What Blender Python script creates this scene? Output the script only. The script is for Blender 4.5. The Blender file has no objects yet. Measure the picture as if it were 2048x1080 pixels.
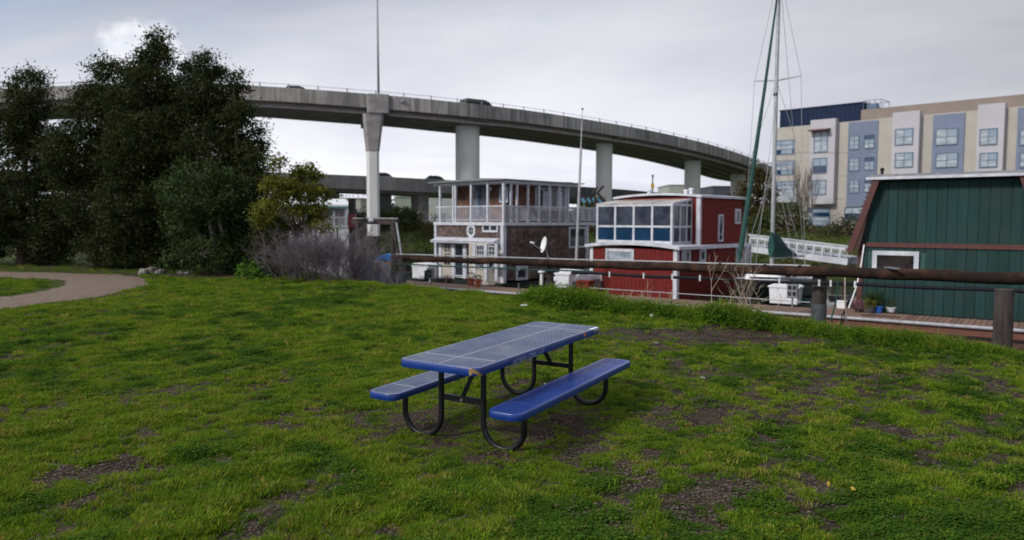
import bpy, bmesh, math, random
import numpy as np
from mathutils import Matrix, Vector, noise as mnoise
sc = bpy.context.scene
R_ = math.radians
# ------------------------------------------------------------------ camera
F = 1485.0; PITCH = .0659; ROLL = .003; CAMZ = 1.907
_f = Vector((0, math.cos(PITCH), -math.sin(PITCH))); _u = Vector((0, math.sin(PITCH), math.cos(PITCH))); _r = Vector((1, 0, 0))
CR = _r*math.cos(ROLL) + _u*math.sin(ROLL); CU = -_r*math.sin(ROLL) + _u*math.cos(ROLL); CP = Vector((0, 0, CAMZ))
cd = bpy.data.cameras.new('camera'); cam = bpy.data.objects.new('camera', cd); sc.collection.objects.link(cam)
cd.sensor_fit = 'HORIZONTAL'; cd.sensor_width = 36; cd.lens = F/2048*36; cd.clip_start = .1; cd.clip_end = 6000
cam.matrix_world = Matrix(((CR.x, CU.x, -_f.x, 0), (CR.y, CU.y, -_f.y, 0), (CR.z, CU.z, -_f.z, CAMZ), (0, 0, 0, 1)))
cd.dof.use_dof = True; cd.dof.focus_distance = 6.6; cd.dof.aperture_fstop = 1.6
sc.camera = cam
# ------------------------------------------------------------------ light
SUN_EL, SUN_AZ = R_(36), R_(-125)          # azimuth measured from +Y towards +X
w = bpy.data.worlds.new('World'); sc.world = w; w.use_nodes = True
nt = w.node_tree; nt.nodes.clear()
def N(t, typ, **k):
    n = t.nodes.new(typ)
    for a, b in k.items(): setattr(n, a, b)
    return n
out = N(nt, 'ShaderNodeOutputWorld'); bg = N(nt, 'ShaderNodeBackground'); bg2 = N(nt, 'ShaderNodeBackground'); mx = N(nt, 'ShaderNodeMixShader')
sky = N(nt, 'ShaderNodeTexSky', sky_type='NISHITA', sun_disc=False, sun_elevation=SUN_EL, sun_rotation=SUN_AZ)
nt.links.new(sky.outputs[0], bg.inputs[0]); bg.inputs[1].default_value = .11
tc = N(nt, 'ShaderNodeTexCoord'); sep = N(nt, 'ShaderNodeSeparateXYZ'); nt.links.new(tc.outputs['Generated'], sep.inputs[0])
zz = N(nt, 'ShaderNodeMath', operation='MAXIMUM'); nt.links.new(sep.outputs[2], zz.inputs[0]); zz.inputs[1].default_value = 0
za = N(nt, 'ShaderNodeMath', operation='ADD'); nt.links.new(zz.outputs[0], za.inputs[0]); za.inputs[1].default_value = .22
dx = N(nt, 'ShaderNodeMath', operation='DIVIDE'); dy = N(nt, 'ShaderNodeMath', operation='DIVIDE')
nt.links.new(sep.outputs[0], dx.inputs[0]); nt.links.new(za.outputs[0], dx.inputs[1]); nt.links.new(sep.outputs[1], dy.inputs[0]); nt.links.new(za.outputs[0], dy.inputs[1])
cmb = N(nt, 'ShaderNodeCombineXYZ'); nt.links.new(dx.outputs[0], cmb.inputs[0]); nt.links.new(dy.outputs[0], cmb.inputs[1])
def wnoise(scale, detail, rough, off, dist=0.0):
    m = N(nt, 'ShaderNodeMapping'); m.inputs[1].default_value = off; m.inputs[3].default_value = (scale*.7, scale*1.15, 1)
    nt.links.new(cmb.outputs[0], m.inputs[0])
    n = N(nt, 'ShaderNodeTexNoise'); n.inputs['Scale'].default_value = 1; n.inputs['Detail'].default_value = detail; n.inputs['Roughness'].default_value = rough
    n.inputs['Distortion'].default_value = dist
    nt.links.new(m.outputs[0], n.inputs['Vector']); return n
def ramp(t, src, stops):
    r = N(t, 'ShaderNodeValToRGB'); e = r.color_ramp.elements
    while len(e) < len(stops): e.new(.5)
    for i, (p, c) in enumerate(stops):
        e[i].position = p; e[i].color = (c if len(c) == 4 else (*c, 1)) if isinstance(c, tuple) else (c, c, c, 1)
    t.links.new(src, r.inputs[0]); return r
n1 = wnoise(.9, 8, .55, (3.1, 1.7, 0), .4)
cover = ramp(nt, n1.outputs[0], [(.28, .55), (.42, 1.0)])
n2 = wnoise(.55, 5, .5, (7.3, 2.2, 0), .6)
ccol = ramp(nt, n2.outputs[0], [(.30, (.33, .35, .42)), (.48, (.56, .57, .62)), (.64, (.71, .72, .75))])
# the cloud deck is heavier towards the right, with one bright cumulus edge low on the left
gx = N(nt, 'ShaderNodeMapRange', interpolation_type='SMOOTHSTEP'); gx.inputs[1].default_value = .12; gx.inputs[2].default_value = .75; gx.inputs[3].default_value = 1.0; gx.inputs[4].default_value = .62; nt.links.new(sep.outputs[0], gx.inputs[0])
gz = N(nt, 'ShaderNodeMapRange', interpolation_type='SMOOTHSTEP'); gz.inputs[1].default_value = .0; gz.inputs[2].default_value = .34; gz.inputs[3].default_value = 1.12; gz.inputs[4].default_value = .86; nt.links.new(sep.outputs[2], gz.inputs[0])
gm = N(nt, 'ShaderNodeMath', operation='MULTIPLY'); nt.links.new(gx.outputs[0], gm.inputs[0]); nt.links.new(gz.outputs[0], gm.inputs[1])
vm = N(nt, 'ShaderNodeVectorMath', operation='SCALE'); nt.links.new(ccol.outputs[0], vm.inputs[0]); nt.links.new(gm.outputs[0], vm.inputs['Scale'])
cd0 = ray(305, 118) if False else None
_cd = (_f + CR*((300-1024)/F) - CU*((112-540)/F)).normalized()
dt = N(nt, 'ShaderNodeVectorMath', operation='DOT_PRODUCT'); nt.links.new(tc.outputs['Generated'], dt.inputs[0]); dt.inputs[1].default_value = _cd
cn = N(nt, 'ShaderNodeTexNoise'); cn.inputs['Scale'].default_value = 22; cn.inputs['Detail'].default_value = 6; nt.links.new(tc.outputs['Generated'], cn.inputs['Vector'])
cm = N(nt, 'ShaderNodeMath', operation='MULTIPLY_ADD'); nt.links.new(cn.outputs[0], cm.inputs[0]); cm.inputs[1].default_value = .006; nt.links.new(dt.outputs['Value'], cm.inputs[2])
cr_ = N(nt, 'ShaderNodeMapRange', interpolation_type='SMOOTHSTEP'); cr_.inputs[1].default_value = 1.0016; cr_.inputs[2].default_value = 1.0032; nt.links.new(cm.outputs[0], cr_.inputs[0])
cx = N(nt, 'ShaderNodeMix', data_type='RGBA'); nt.links.new(cr_.outputs[0], cx.inputs[0]); nt.links.new(vm.outputs[0], cx.inputs[6]); cx.inputs[7].default_value = (.70, .70, .73, 1)
nt.links.new(cx.outputs[2], bg2.inputs[0]); bg2.inputs[1].default_value = 1.0
nt.links.new(cover.outputs[0], mx.inputs[0]); nt.links.new(bg.outputs[0], mx.inputs[1]); nt.links.new(bg2.outputs[0], mx.inputs[2]); nt.links.new(mx.outputs[0], out.inputs[0])
sd = bpy.data.lights.new('sun', 'SUN'); sd.energy = 2.0; sd.angle = R_(10); sd.color = (1, .95, .86)
sun = bpy.data.objects.new('sun', sd); sc.collection.objects.link(sun)
sun.rotation_euler = Vector((-math.sin(SUN_AZ)*math.cos(SUN_EL), -math.cos(SUN_AZ)*math.cos(SUN_EL), -math.sin(SUN_EL))).to_track_quat('-Z', 'Y').to_euler()
sc.view_settings.view_transform = 'Standard'; sc.view_settings.look = 'None'; sc.view_settings.gamma = 1; sc.view_settings.exposure = 0.52
sc.view_settings.use_curve_mapping = False
sc.cycles.use_denoising = True
sc.cycles.max_bounces = 6; sc.cycles.diffuse_bounces = 3; sc.cycles.glossy_bounces = 3; sc.cycles.transmission_bounces = 4; sc.cycles.transparent_max_bounces = 6
# ------------------------------------------------------------------ helpers
def ray(px, py): return _f + CR*((px-1024)/F) - CU*((py-540)/F)
def P(px, py, Y): d = ray(px, py); return CP + d*(Y/d.y)
def G(px, py, z=0.0): d = ray(px, py); return CP + d*((z-CAMZ)/d.z)
def proj(p):
    d = Vector(p)-CP; k = d.dot(_f); return 1024+F*d.dot(CR)/k, 540-F*d.dot(CU)/k
class Fr:
    def __init__(s, o, ang): s.M = Matrix.Translation(o) @ Matrix.Rotation(ang, 4, 'Z'); s.I = s.M.inverted()
    def at(s, px, py, ax, v):
        o = s.I @ CP; d = s.I.to_3x3() @ ray(px, py); i = 'xyz'.index(ax); return o + d*((v-o[i])/d[i])
    def rect(s, x0, y0, x1, y1, ax, v):       # photograph rectangle on the plane ax = v -> (u0, u1, z0, z1)
        q = [s.at(a, b, ax, v) for a in (x0, x1) for b in (y0, y1)]; j = 1 if ax == 'x' else 0
        a = (q[0][j]+q[1][j])/2; b = (q[2][j]+q[3][j])/2; t = (q[0][2]+q[2][2])/2; bt = (q[1][2]+q[3][2])/2
        return min(a, b), max(a, b), min(t, bt), max(t, bt)
class MB:
    def __init__(s): s.v = []; s.f = []
    def add(s, vs, fs):
        b = len(s.v); s.v += [tuple(p) for p in vs]; s.f += [tuple(i+b for i in f) for f in fs]; return s
    def box(s, x0, x1, y0, y1, z0, z1, M=None):
        vs = [Vector((x, y, z)) for x in (x0, x1) for y in (y0, y1) for z in (z0, z1)]
        if M is not None: vs = [M @ p for p in vs]
        return s.add(vs, [(0, 1, 3, 2), (4, 6, 7, 5), (0, 4, 5, 1), (2, 3, 7, 6), (0, 2, 6, 4), (1, 5, 7, 3)])
    def bar(s, a, b, wd, h=None, up=(0, 0, 1)):
        a = Vector(a); b = Vector(b); d = b-a; L = d.length; d.normalize(); up = Vector(up); sd_ = d.cross(up)
        if sd_.length < 1e-4: sd_ = d.cross(Vector((0, 1, 0)))
        sd_.normalize(); u2 = sd_.cross(d); h = wd if h is None else h
        vs = [p + sd_*(i*wd/2) + u2*(j*h/2) for p in (a, b) for i in (-1, 1) for j in (-1, 1)]
        return s.add(vs, [(0, 1, 3, 2), (4, 6, 7, 5), (0, 4, 5, 1), (2, 3, 7, 6), (0, 2, 6, 4), (1, 5, 7, 3)])
    def tube(s, pts, r, n=10, cap=True):
        pts = [Vector(p) for p in pts]; m = len(pts); rs = r if isinstance(r, (list, tuple)) else [r]*m
        ref = None; vs = []
        for i, p in enumerate(pts):
            t = (pts[min(i+1, m-1)]-pts[max(i-1, 0)]).normalized()
            if ref is None:
                ref = t.cross(Vector((0, 0, 1)));
                if ref.length < .05: ref = t.cross(Vector((0, 1, 0)))
            ref = (ref - t*ref.dot(t)).normalized(); b = t.cross(ref)
            vs += [p + (ref*math.cos(2*math.pi*k/n)+b*math.sin(2*math.pi*k/n))*rs[i] for k in range(n)]
        fs = [(i*n+k, i*n+(k+1) % n, (i+1)*n+(k+1) % n, (i+1)*n+k) for i in range(m-1) for k in range(n)]
        if cap: fs += [tuple(range(n-1, -1, -1)), tuple(range((m-1)*n, m*n))]
        return s.add(vs, fs)
    def prism(s, poly, ax, a, b):             # poly in the two other axes, extruded along ax from a to b
        i = 'xyz'.index(ax); n = len(poly); vs = []
        for t in (a, b):
            for q in poly:
                l = list(q); l.insert(i, t); vs.append(l)
        return s.add(vs, [tuple(range(n)), tuple(range(2*n-1, n-1, -1))] + [(k, (k+1) % n, n+(k+1) % n, n+k) for k in range(n)])
    def lathe(s, prof, c=(0, 0, 0), n=16):
        vs = [(c[0]+r*math.cos(2*math.pi*k/n), c[1]+r*math.sin(2*math.pi*k/n), c[2]+z) for r, z in prof for k in range(n)]; m = len(prof)
        return s.add(vs, [(i*n+k, i*n+(k+1) % n, (i+1)*n+(k+1) % n, (i+1)*n+k) for i in range(m-1) for k in range(n)] + [tuple(range(n-1, -1, -1)), tuple(range((m-1)*n, m*n))])
    def ball(s, c, r, n=8):
        rx, ry, rz = r if isinstance(r, (tuple, list)) else (r, r, r)
        vs = [(c[0]+rx*math.sin(math.pi*i/n)*math.cos(2*math.pi*k/n), c[1]+ry*math.sin(math.pi*i/n)*math.sin(2*math.pi*k/n), c[2]+rz*math.cos(math.pi*i/n)) for i in range(n+1) for k in range(n)]
        return s.add(vs, [(i*n+k, (i+1)*n+k, (i+1)*n+(k+1) % n, i*n+(k+1) % n) for i in range(n) for k in range(n)])
    def build(s, name, m, parent=None, smooth=False, label=None, kind=None, bevel=0):
        me = bpy.data.meshes.new(name); me.from_pydata(s.v, [], s.f)
        bm = bmesh.new(); bm.from_mesh(me)
        if smooth or bevel: bmesh.ops.remove_doubles(bm, verts=bm.verts, dist=1e-5)
        bmesh.ops.recalc_face_normals(bm, faces=bm.faces); bm.to_mesh(me); bm.free()
        if smooth: me.shade_smooth()
        me.materials.append(m); o = bpy.data.objects.new(name, me); sc.collection.objects.link(o)
        if parent is not None: o.parent = parent
        if label: o['label'] = label
        if kind: o['kind'] = kind
        if smooth == 'auto':
            me.set_sharp_from_angle(angle=R_(35))
        if bevel:
            b = o.modifiers.new('bevel', 'BEVEL'); b.width = bevel; b.segments = 2; b.limit_method = 'ANGLE'
        return o
def tag(o, label, cat, group=None):
    o['label'] = label; o['category'] = cat
    if group: o['group'] = group
    return o
def thing(name, label, cat, M=None, group=None):
    o = bpy.data.objects.new(name, None); sc.collection.objects.link(o); o.empty_display_size = .1
    if M is not None: o.matrix_world = M if isinstance(M, Matrix) else Matrix.Translation(M)
    return tag(o, label, cat, group)
def copy_tree(o, parent=None, mats=None):
    c = o.copy(); sc.collection.objects.link(c); c.parent = parent
    for ch in [q for q in bpy.data.objects if q.parent == o]: copy_tree(ch, c)
    return c
def fast(name, V, Fc, m, parent=None, kind=None, smooth=False):
    V = np.asarray(V, np.float32); Fc = np.asarray(Fc, np.int32); k = Fc.shape[1]
    me = bpy.data.meshes.new(name); me.vertices.add(len(V)); me.vertices.foreach_set('co', V.ravel())
    me.loops.add(Fc.size); me.loops.foreach_set('vertex_index', Fc.ravel()); me.polygons.add(len(Fc))
    me.polygons.foreach_set('loop_start', np.arange(0, Fc.size, k, dtype=np.int32)); me.polygons.foreach_set('loop_total', np.full(len(Fc), k, np.int32))
    me.update(); me.validate()
    if smooth: me.shade_smooth()
    if m: me.materials.append(m)
    o = bpy.data.objects.new(name, me); sc.collection.objects.link(o)
    if parent is not None: o.parent = parent
    if kind: o['kind'] = kind
    return o
# ------------------------------------------------------------------ materials
def mat(name, c1, c2=None, sc1=4.0, rough=.6, bump=0.0, bsc=None, metal=0.0, spec=.5, coat=0.0, det=4, stretch=(1, 1, 1), lo=.35, hi=.65, obj_rand=0.0, isl=0.0, c3=None, sc3=.6, lo3=.5, hi3=.65, alpha=1.0):
    m = bpy.data.materials.new(name); m.use_nodes = True; t = m.node_tree; b = t.nodes['Principled BSDF']
    b.inputs['Roughness'].default_value = rough; b.inputs['Metallic'].default_value = metal
    b.inputs['Specular IOR Level'].default_value = spec; b.inputs['Coat Weight'].default_value = coat
    b.inputs['Base Color'].default_value = (*c1, 1)
    if alpha < 1: b.inputs['Alpha'].default_value = alpha
    tcn = N(t, 'ShaderNodeTexCoord'); mp = N(t, 'ShaderNodeMapping'); mp.inputs[3].default_value = stretch; t.links.new(tcn.outputs['Object'], mp.inputs[0])
    col = None
    if c2:
        n = N(t, 'ShaderNodeTexNoise'); n.inputs['Scale'].default_value = sc1; n.inputs['Detail'].default_value = det; n.inputs['Roughness'].default_value = .6
        t.links.new(mp.outputs[0], n.inputs['Vector']); col = ramp(t, n.outputs[0], [(lo, (*c1, 1)), (hi, (*c2, 1))]).outputs[0]
        if c3:
            n3 = N(t, 'ShaderNodeTexNoise'); n3.inputs['Scale'].default_value = sc3; n3.inputs['Detail'].default_value = 5; t.links.new(tcn.outputs['Object'], n3.inputs['Vector'])
            r3 = ramp(t, n3.outputs[0], [(lo3, 0.0), (hi3, 1.0)]); mm = N(t, 'ShaderNodeMix', data_type='RGBA'); t.links.new(r3.outputs[0], mm.inputs[0]); t.links.new(col, mm.inputs[6]); mm.inputs[7].default_value = (*c3, 1); col = mm.outputs[2]
    if obj_rand or isl:
        if obj_rand: rv = N(t, 'ShaderNodeObjectInfo').outputs['Random']; amp = obj_rand
        else: rv = N(t, 'ShaderNodeNewGeometry').outputs['Random Per Island']; amp = isl
        mr = N(t, 'ShaderNodeMapRange'); mr.inputs[3].default_value = 1-amp; mr.inputs[4].default_value = 1+amp; t.links.new(rv, mr.inputs[0])
        hs = N(t, 'ShaderNodeHueSaturation'); t.links.new(mr.outputs[0], hs.inputs['Value'])
        if col is None: hs.inputs['Color'].default_value = (*c1, 1)
        else: t.links.new(col, hs.inputs['Color'])
        col = hs.outputs[0]
    if col is not None: t.links.new(col, b.inputs['Base Color'])
    if bump:
        n = N(t, 'ShaderNodeTexNoise'); n.inputs['Scale'].default_value = bsc or sc1*3; n.inputs['Detail'].default_value = 5; t.links.new(mp.outputs[0], n.inputs['Vector'])
        bp = N(t, 'ShaderNodeBump'); bp.inputs['Strength'].default_value = bump; bp.inputs['Distance'].default_value = .02; t.links.new(n.outputs[0], bp.inputs['Height']); t.links.new(bp.outputs[0], b.inputs['Normal'])
    return m
def leafmat(name, c1, c2, isl=.45, rough=.55, trans=.25, sc1=1.2):
    m = mat(name, c1, c2, sc1, max(rough, .7), isl=isl, spec=.14); t = m.node_tree; b = t.nodes['Principled BSDF']; o = t.nodes['Material Output']
    tr = N(t, 'ShaderNodeBsdfTranslucent'); mxs = N(t, 'ShaderNodeMixShader'); mxs.inputs[0].default_value = trans
    src = b.inputs['Base Color'].links[0].from_socket; t.links.new(src, tr.inputs[0]); t.links.new(b.outputs[0], mxs.inputs[1]); t.links.new(tr.outputs[0], mxs.inputs[2]); t.links.new(mxs.outputs[0], o.inputs[0])
    return m
M_ = dict(
 white=mat('white_paint', (.58, .60, .66), (.42, .44, .52), 3, .6, bump=.1, c3=(.36, .37, .43), sc3=1.1, lo3=.52, hi3=.8),
 whitep=mat('white_plastic', (.74, .76, .80), (.62, .64, .69), 3, .45),
 gloss=mat('window_glass', (.015, .02, .03), (.03, .04, .05), 1.2, .06, spec=.8),
 bluegl=mat('blue_glass', (.010, .032, .075), (.014, .045, .10), 1.0, .07, spec=.8),
 navygl=mat('navy_glass', (.028, .034, .055), (.075, .085, .115), 1.6, .08, spec=.8),
 blind=mat('window_with_blind', (.44, .48, .54), (.18, .23, .29), 2.2, .15, stretch=(.4, .4, 3), spec=.7),
 cream=mat('cream_panel', (.45, .40, .36), (.38, .34, .31), 4, .6),
 shingle=mat('weathered_shingle', (.055, .036, .032), (.12, .085, .078), 5, .9, bump=.5, isl=.40, stretch=(1, 1, 1), c3=(.17, .13, .12), sc3=.9, lo3=.5, hi3=.7),
 shingle_b=mat('brown_shingle', (.10, .045, .028), (.16, .085, .058), 5, .9, bump=.5, isl=.35, stretch=(3, 3, .7)),
 red=mat('red_siding', (.155, .016, .014), (.115, .012, .011), 2.5, .75, spec=.25, bump=.15, stretch=(4, 4, .5)),
 green=mat('green_siding', (.006, .031, .030), (.011, .044, .041), 3, .75, spec=.3, bump=.2, stretch=(4, 4, .3), obj_rand=.16, c3=(.018, .042, .040), sc3=1.3, lo3=.5, hi3=.75),
 redtrim=mat('dark_red_trim', (.085, .022, .020), (.06, .016, .015), 5, .6),
 roofg=mat('grey_roof', (.22, .23, .25), (.15, .16, .18), 4, .8),
 roofm=mat('sunroom_roof_panel', (.52, .43, .36), (.30, .32, .35), .9, .3),
 conc=mat('concrete', (.30, .29, .29), (.20, .195, .20), 1.3, .85, bump=.15, c3=(.145, .14, .145), sc3=.25, lo3=.48, hi3=.7),
 concs=mat('stained_concrete', (.36, .35, .345), (.15, .145, .145), 1.7, .9, bump=.1, lo=.40, hi=.62, stretch=(1.6, 1.6, .10), c3=(.11, .108, .112), sc3=.18, lo3=.45, hi3=.75, det=8),
 concd=mat('dark_concrete', (.34, .31, .31), (.25, .235, .24), 1.0, .9),
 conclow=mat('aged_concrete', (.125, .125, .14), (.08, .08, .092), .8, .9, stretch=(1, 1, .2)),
 col=mat('column_concrete', (.66, .655, .65), (.55, .55, .56), .5, .8, stretch=(1, 1, .3)),
 log=mat('old_timber', (.014, .009, .008), (.060, .032, .022), 4, .95, spec=.15, bump=.8, stretch=(1, 1, 1), det=8, c3=(.016, .011, .010), sc3=1.4, lo3=.45, hi3=.6),
 pile=mat('timber_pile', (.022, .017, .016), (.055, .046, .044), 4, .9, bump=.6, stretch=(3, 3, .5)),
 tar=mat('grey_coating', (.07, .078, .09), (.035, .04, .05), 8, .8, bump=.4),
 plank=mat('deck_plank', (.20, .12, .09), (.12, .075, .06), 4, .85, bump=.4, obj_rand=.25),
 pipe_w=mat('white_conduit', (.33, .345, .38), (.22, .23, .26), 6, .5),
 pipe_b=mat('black_pipe', (.006, .007, .011), (.012, .013, .018), 6, .7, spec=.15),
 galv=mat('galvanised_steel', (.28, .29, .32), (.20, .20, .22), 8, .45, metal=.5),
 hulld=mat('dark_hull', (.010, .018, .016), (.016, .026, .022), 2, .35),
 canvas=mat('green_canvas', (.003, .036, .032), (.005, .055, .048), 4, .8, bump=.3),
 alu=mat('mast_aluminium', (.40, .41, .44), (.30, .31, .34), 3, .4, metal=.3),
 wire=mat('rigging_wire', (.30, .31, .33), rough=.5),
 black=mat('black_paint', (.006, .006, .009), (.011, .011, .014), 20, .42, spec=.28, bump=.05),
 blue=mat('blue_plastisol', (.004, .028, .185), (.006, .038, .225), 6, .33, spec=.6, bump=.06, bsc=60),
 terra=mat('terracotta', (.30, .08, .035), (.22, .06, .03), 8, .8),
 tarp=mat('blue_tarp', (.02, .20, .72), (.03, .26, .80), 5, .5, bump=.4),
 tent=mat('blue_grey_tarp', (.10, .13, .20), (.18, .20, .26), 4, .7, bump=.5),
 yellow=mat('yellow_plastic', (.50, .30, .03), (.42, .24, .03), 8, .5),
 dirt=mat('path_dirt', (.19, .14, .11), (.12, .085, .066), 9, .95, bump=1.0, bsc=45, det=9, c3=(.15, .125, .11), sc3=38, lo3=.55, hi3=.62),
 stone=mat('pale_stone', (.22, .20, .185), (.13, .12, .115), 7, .9, bump=.6),
 stucco=mat('cream_stucco', (.40, .38, .35), (.355, .335, .315), .6, .85),
 lilac=mat('lilac_panel', (.43, .42, .47), (.39, .38, .43), .6, .7),
 bsid=mat('blue_siding', (.155, .19, .29), (.135, .165, .255), .8, .65),
 navy=mat('navy_cladding', (.006, .015, .046), (.009, .020, .056), .7, .7, spec=.2),
 taupe=mat('taupe_panel', (.22, .185, .165), (.19, .16, .145), .6, .8),
 bframe=mat('blue_window_frame', (.09, .14, .23), rough=.5),
 bark=mat('bark', (.050, .038, .032), (.10, .08, .07), 9, .95, bump=.6, stretch=(2, 2, .5)),
 barkp=mat('pale_bark', (.20, .18, .17), (.13, .115, .11), 9, .9, bump=.4),
 twig=mat('grey_twig', (.15, .135, .15), (.09, .08, .09), 8, .9),
 twigw=mat('straw_twig', (.42, .35, .28), (.30, .24, .20), 8, .9),
 tyre=mat('tyre_rubber', (.02, .02, .02), rough=.8),
)
M_['leaf_dark'] = leafmat('dark_evergreen_leaf', (.020, .028, .010), (.046, .052, .016), .32)
M_['leaf_mid'] = leafmat('shrub_leaf', (.024, .045, .014), (.050, .078, .022), .5)
M_['leaf_olive'] = leafmat('olive_leaf', (.090, .110, .016), (.150, .165, .026), .4, trans=.35)
M_['leaf_bright'] = leafmat('bright_shrub_leaf', (.060, .150, .018), (.095, .20, .025), .4, trans=.35)
M_['leaf_far'] = leafmat('far_leaf', (.038, .050, .018), (.066, .078, .024), .45)
M_['leaf_rust'] = leafmat('rusty_leaf', (.075, .048, .022), (.055, .055, .020), .45)
M_['leaf_yel'] = leafmat('yellow_hedge_leaf', (.10, .11, .012), (.16, .15, .018), .45)
M_['succ'] = leafmat('plum_succulent', (.16, .07, .10), (.26, .14, .17), .4)
# ------------------------------------------------------------------ ground
def smooth(a, b, t):
    t = np.clip((t-a)/(b-a), 0, 1); return t*t*(3-2*t)
EX = [-60, -25, -14, -11, -8.5, -6.2, -4.8, -2.5, -.3, 1.8, 3.8, 5.0, 6.0, 8.0, 11, 20]
EY = [75, 62, 44, 34, 28.2, 24.2, 22.1, 20.0, 18.3, 16.0, 13.8, 12.6, 11.6, 10.0, 8.2, 2]
FX = [-120, -10, 5, 16, 40, 90, 200]; FY = [86, 84, 74, 60, 54, 50, 48]
def edge(x): return np.interp(x, EX, EY)
def fedge(x): return np.interp(x, FX, FY)
rng0 = np.random.default_rng(4)
_ph = rng0.uniform(0, 6.28, (40,)); _an = rng0.uniform(0, 6.28, (40,))
def wob(x, y, s, k0=0, n=6):              # smooth pseudo noise, about -1..1
    r = 0
    for i in range(n):
        a = _an[(k0+i) % 40]; f = s*(1+.55*i); r = r + np.sin((x*np.cos(a)+y*np.sin(a))*f + _ph[(k0+i*3) % 40] + 1.7*np.sin((x*np.sin(a)-y*np.cos(a))*f*.6+_ph[(k0+i) % 40]))/(1+.45*i)
    return r/2.1
def height(x, y):
    e = edge(x); near = smooth(0, 3.0, y-e); lip = .03*np.exp(-((y-e+.5)/.7)**2)
    z = (.025*wob(x, y, .8, 3) + .014*wob(x, y, 2.9, 9) + .014*wob(x, y, 6.5, 15)) * (1-near) + lip*(1-near) - 2.1*near
    fl_ = smooth(1.5, 2.4, np.hypot(x, y-7.07)); z = z*np.maximum(fl_, near); far = smooth(-1, 10, y-fedge(x)); return z*(1-far) + far*(.75)
def cover_d(x, y):                          # how dense the turf is, 0..1 (patches of bare soil)
    v = .66 + .26*wob(x, y, .9, 5) + .30*wob(x, y, 3.1, 12) + .42*wob(x, y, 9.0, 20) + .46*wob(x, y, 24.0, 30)
    def hole(cx, cy, rx, ry, a): return a*np.exp(-(((x-cx)/rx)**2+((y-cy)/ry)**2))
    v = v - hole(.2, 6.6, 1.0, 1.1, .48) - hole(2.7, 12.2, 2.3, .85, 1.25) - hole(1.6, 4.9, 1.0, .55, .35) - hole(-.9, 6.9, .7, .5, .7) - hole(4.6, 9.2, 1.9, 1.1, .55) - hole(2.0, 7.2, .9, .5, .55) \
        - hole(-3.2, 5.6, .5, .35, .6) - hole(.9, 5.6, .6, .3, .45) - hole(3.2, 5.2, 1.5, .9, .25) - hole(-9.2, 25.3, 2.2, .8, 1.3)
    v = v + hole(-3.0, 16, 5.0, 4.5, .55) + hole(2.2, 17, 3, 2, .4)
    return np.clip(v, 0, 1)
def dark_patch(x, y): return np.clip(.42 + .55*wob(x, y, .55, 27) + .45*wob(x, y, 2.1, 31) + .55*wob(x, y, 6.5, 35), 0, 1)
def grid(xs, ys, zf):
    X, Y = np.meshgrid(xs, ys); Z = zf(X, Y); V = np.stack([X.ravel(), Y.ravel(), Z.ravel()], 1); n = len(xs); m = len(ys)
    i = (np.arange(m-1)[:, None]*n + np.arange(n-1)[None, :]).ravel(); return V, np.stack([i, i+1, i+n+1, i+n], 1)
def soil_mat():
    m = bpy.data.materials.new('soil_and_turf'); m.use_nodes = True; t = m.node_tree; b = t.nodes['Principled BSDF']; b.inputs['Roughness'].default_value = .95; b.inputs['Specular IOR Level'].default_value = .15
    tcn = N(t, 'ShaderNodeTexCoord')
    def nz(s, d=5, st=(1, 1, 1)):
        mp = N(t, 'ShaderNodeMapping'); mp.inputs[3].default_value = st; t.links.new(tcn.outputs['Object'], mp.inputs[0])
        n = N(t, 'ShaderNodeTexNoise'); n.inputs['Scale'].default_value = s; n.inputs['Detail'].default_value = d; t.links.new(mp.outputs[0], n.inputs[0]); return n
    a = nz(3.2, 6); soil = ramp(t, a.outputs[0], [(.35, (.018, .012, .009)), (.62, (.052, .037, .030))])
    v = N(t, 'ShaderNodeTexVoronoi', feature='F1'); v.inputs['Scale'].default_value = 55; v.inputs['Randomness'].default_value = 1; t.links.new(tcn.outputs['Object'], v.inputs['Vector'])
    chip = ramp(t, v.outputs['Color'], [(.80, 0.0), (.86, 1.0)]); mm = N(t, 'ShaderNodeMix', data_type='RGBA'); t.links.new(chip.outputs[0], mm.inputs[0]); t.links.new(soil.outputs[0], mm.inputs[6]); mm.inputs[7].default_value = (.10, .08, .065, 1)
    gcol = ramp(t, nz(14, 5).outputs[0], [(.3, (.022, .038, .007)), (.7, (.06, .085, .012))])
    at = N(t, 'ShaderNodeAttribute', attribute_name='cover'); g2 = N(t, 'ShaderNodeMix', data_type='RGBA')
    r = ramp(t, at.outputs['Fac'], [(.25, 0.0), (.7, 1.0)]); t.links.new(r.outputs[0], g2.inputs[0]); t.links.new(mm.outputs[2], g2.inputs[6]); t.links.new(gcol.outputs[0], g2.inputs[7]); t.links.new(g2.outputs[2], b.inputs['Base Color'])
    bp = N(t, 'ShaderNodeBump'); bp.inputs['Strength'].default_value = .8; bp.inputs['Distance'].default_value = .02; t.links.new(nz(40, 6).outputs[0], bp.inputs['Height']); t.links.new(bp.outputs[0], b.inputs['Normal']); return m
xs = np.concatenate([np.linspace(-900, -70, 20), np.linspace(-65, -22, 40), np.arange(-21.5, 14, .14), np.linspace(15, 60, 50), np.linspace(70, 900, 20)])
ys = np.concatenate([np.linspace(-60, 0, 20), np.arange(.5, 31, .14), np.linspace(31.5, 110, 120), np.linspace(120, 2500, 30)])
V, Fc = grid(xs, ys, height)
gr = fast('ground', V, Fc, soil_mat(), kind='structure', smooth=True)
ca = gr.data.attributes.new('cover', 'FLOAT', 'POINT')
cv = cover_d(V[:, 0], V[:, 1]); cv = np.where(V[:, 1] > 60, .9, cv); cv = cv*np.where((V[:, 1] > edge(V[:, 0])+.4) & (V[:, 1] < 60), .0, 1); ca.data.foreach_set('value', cv.astype(np.float32))
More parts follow.
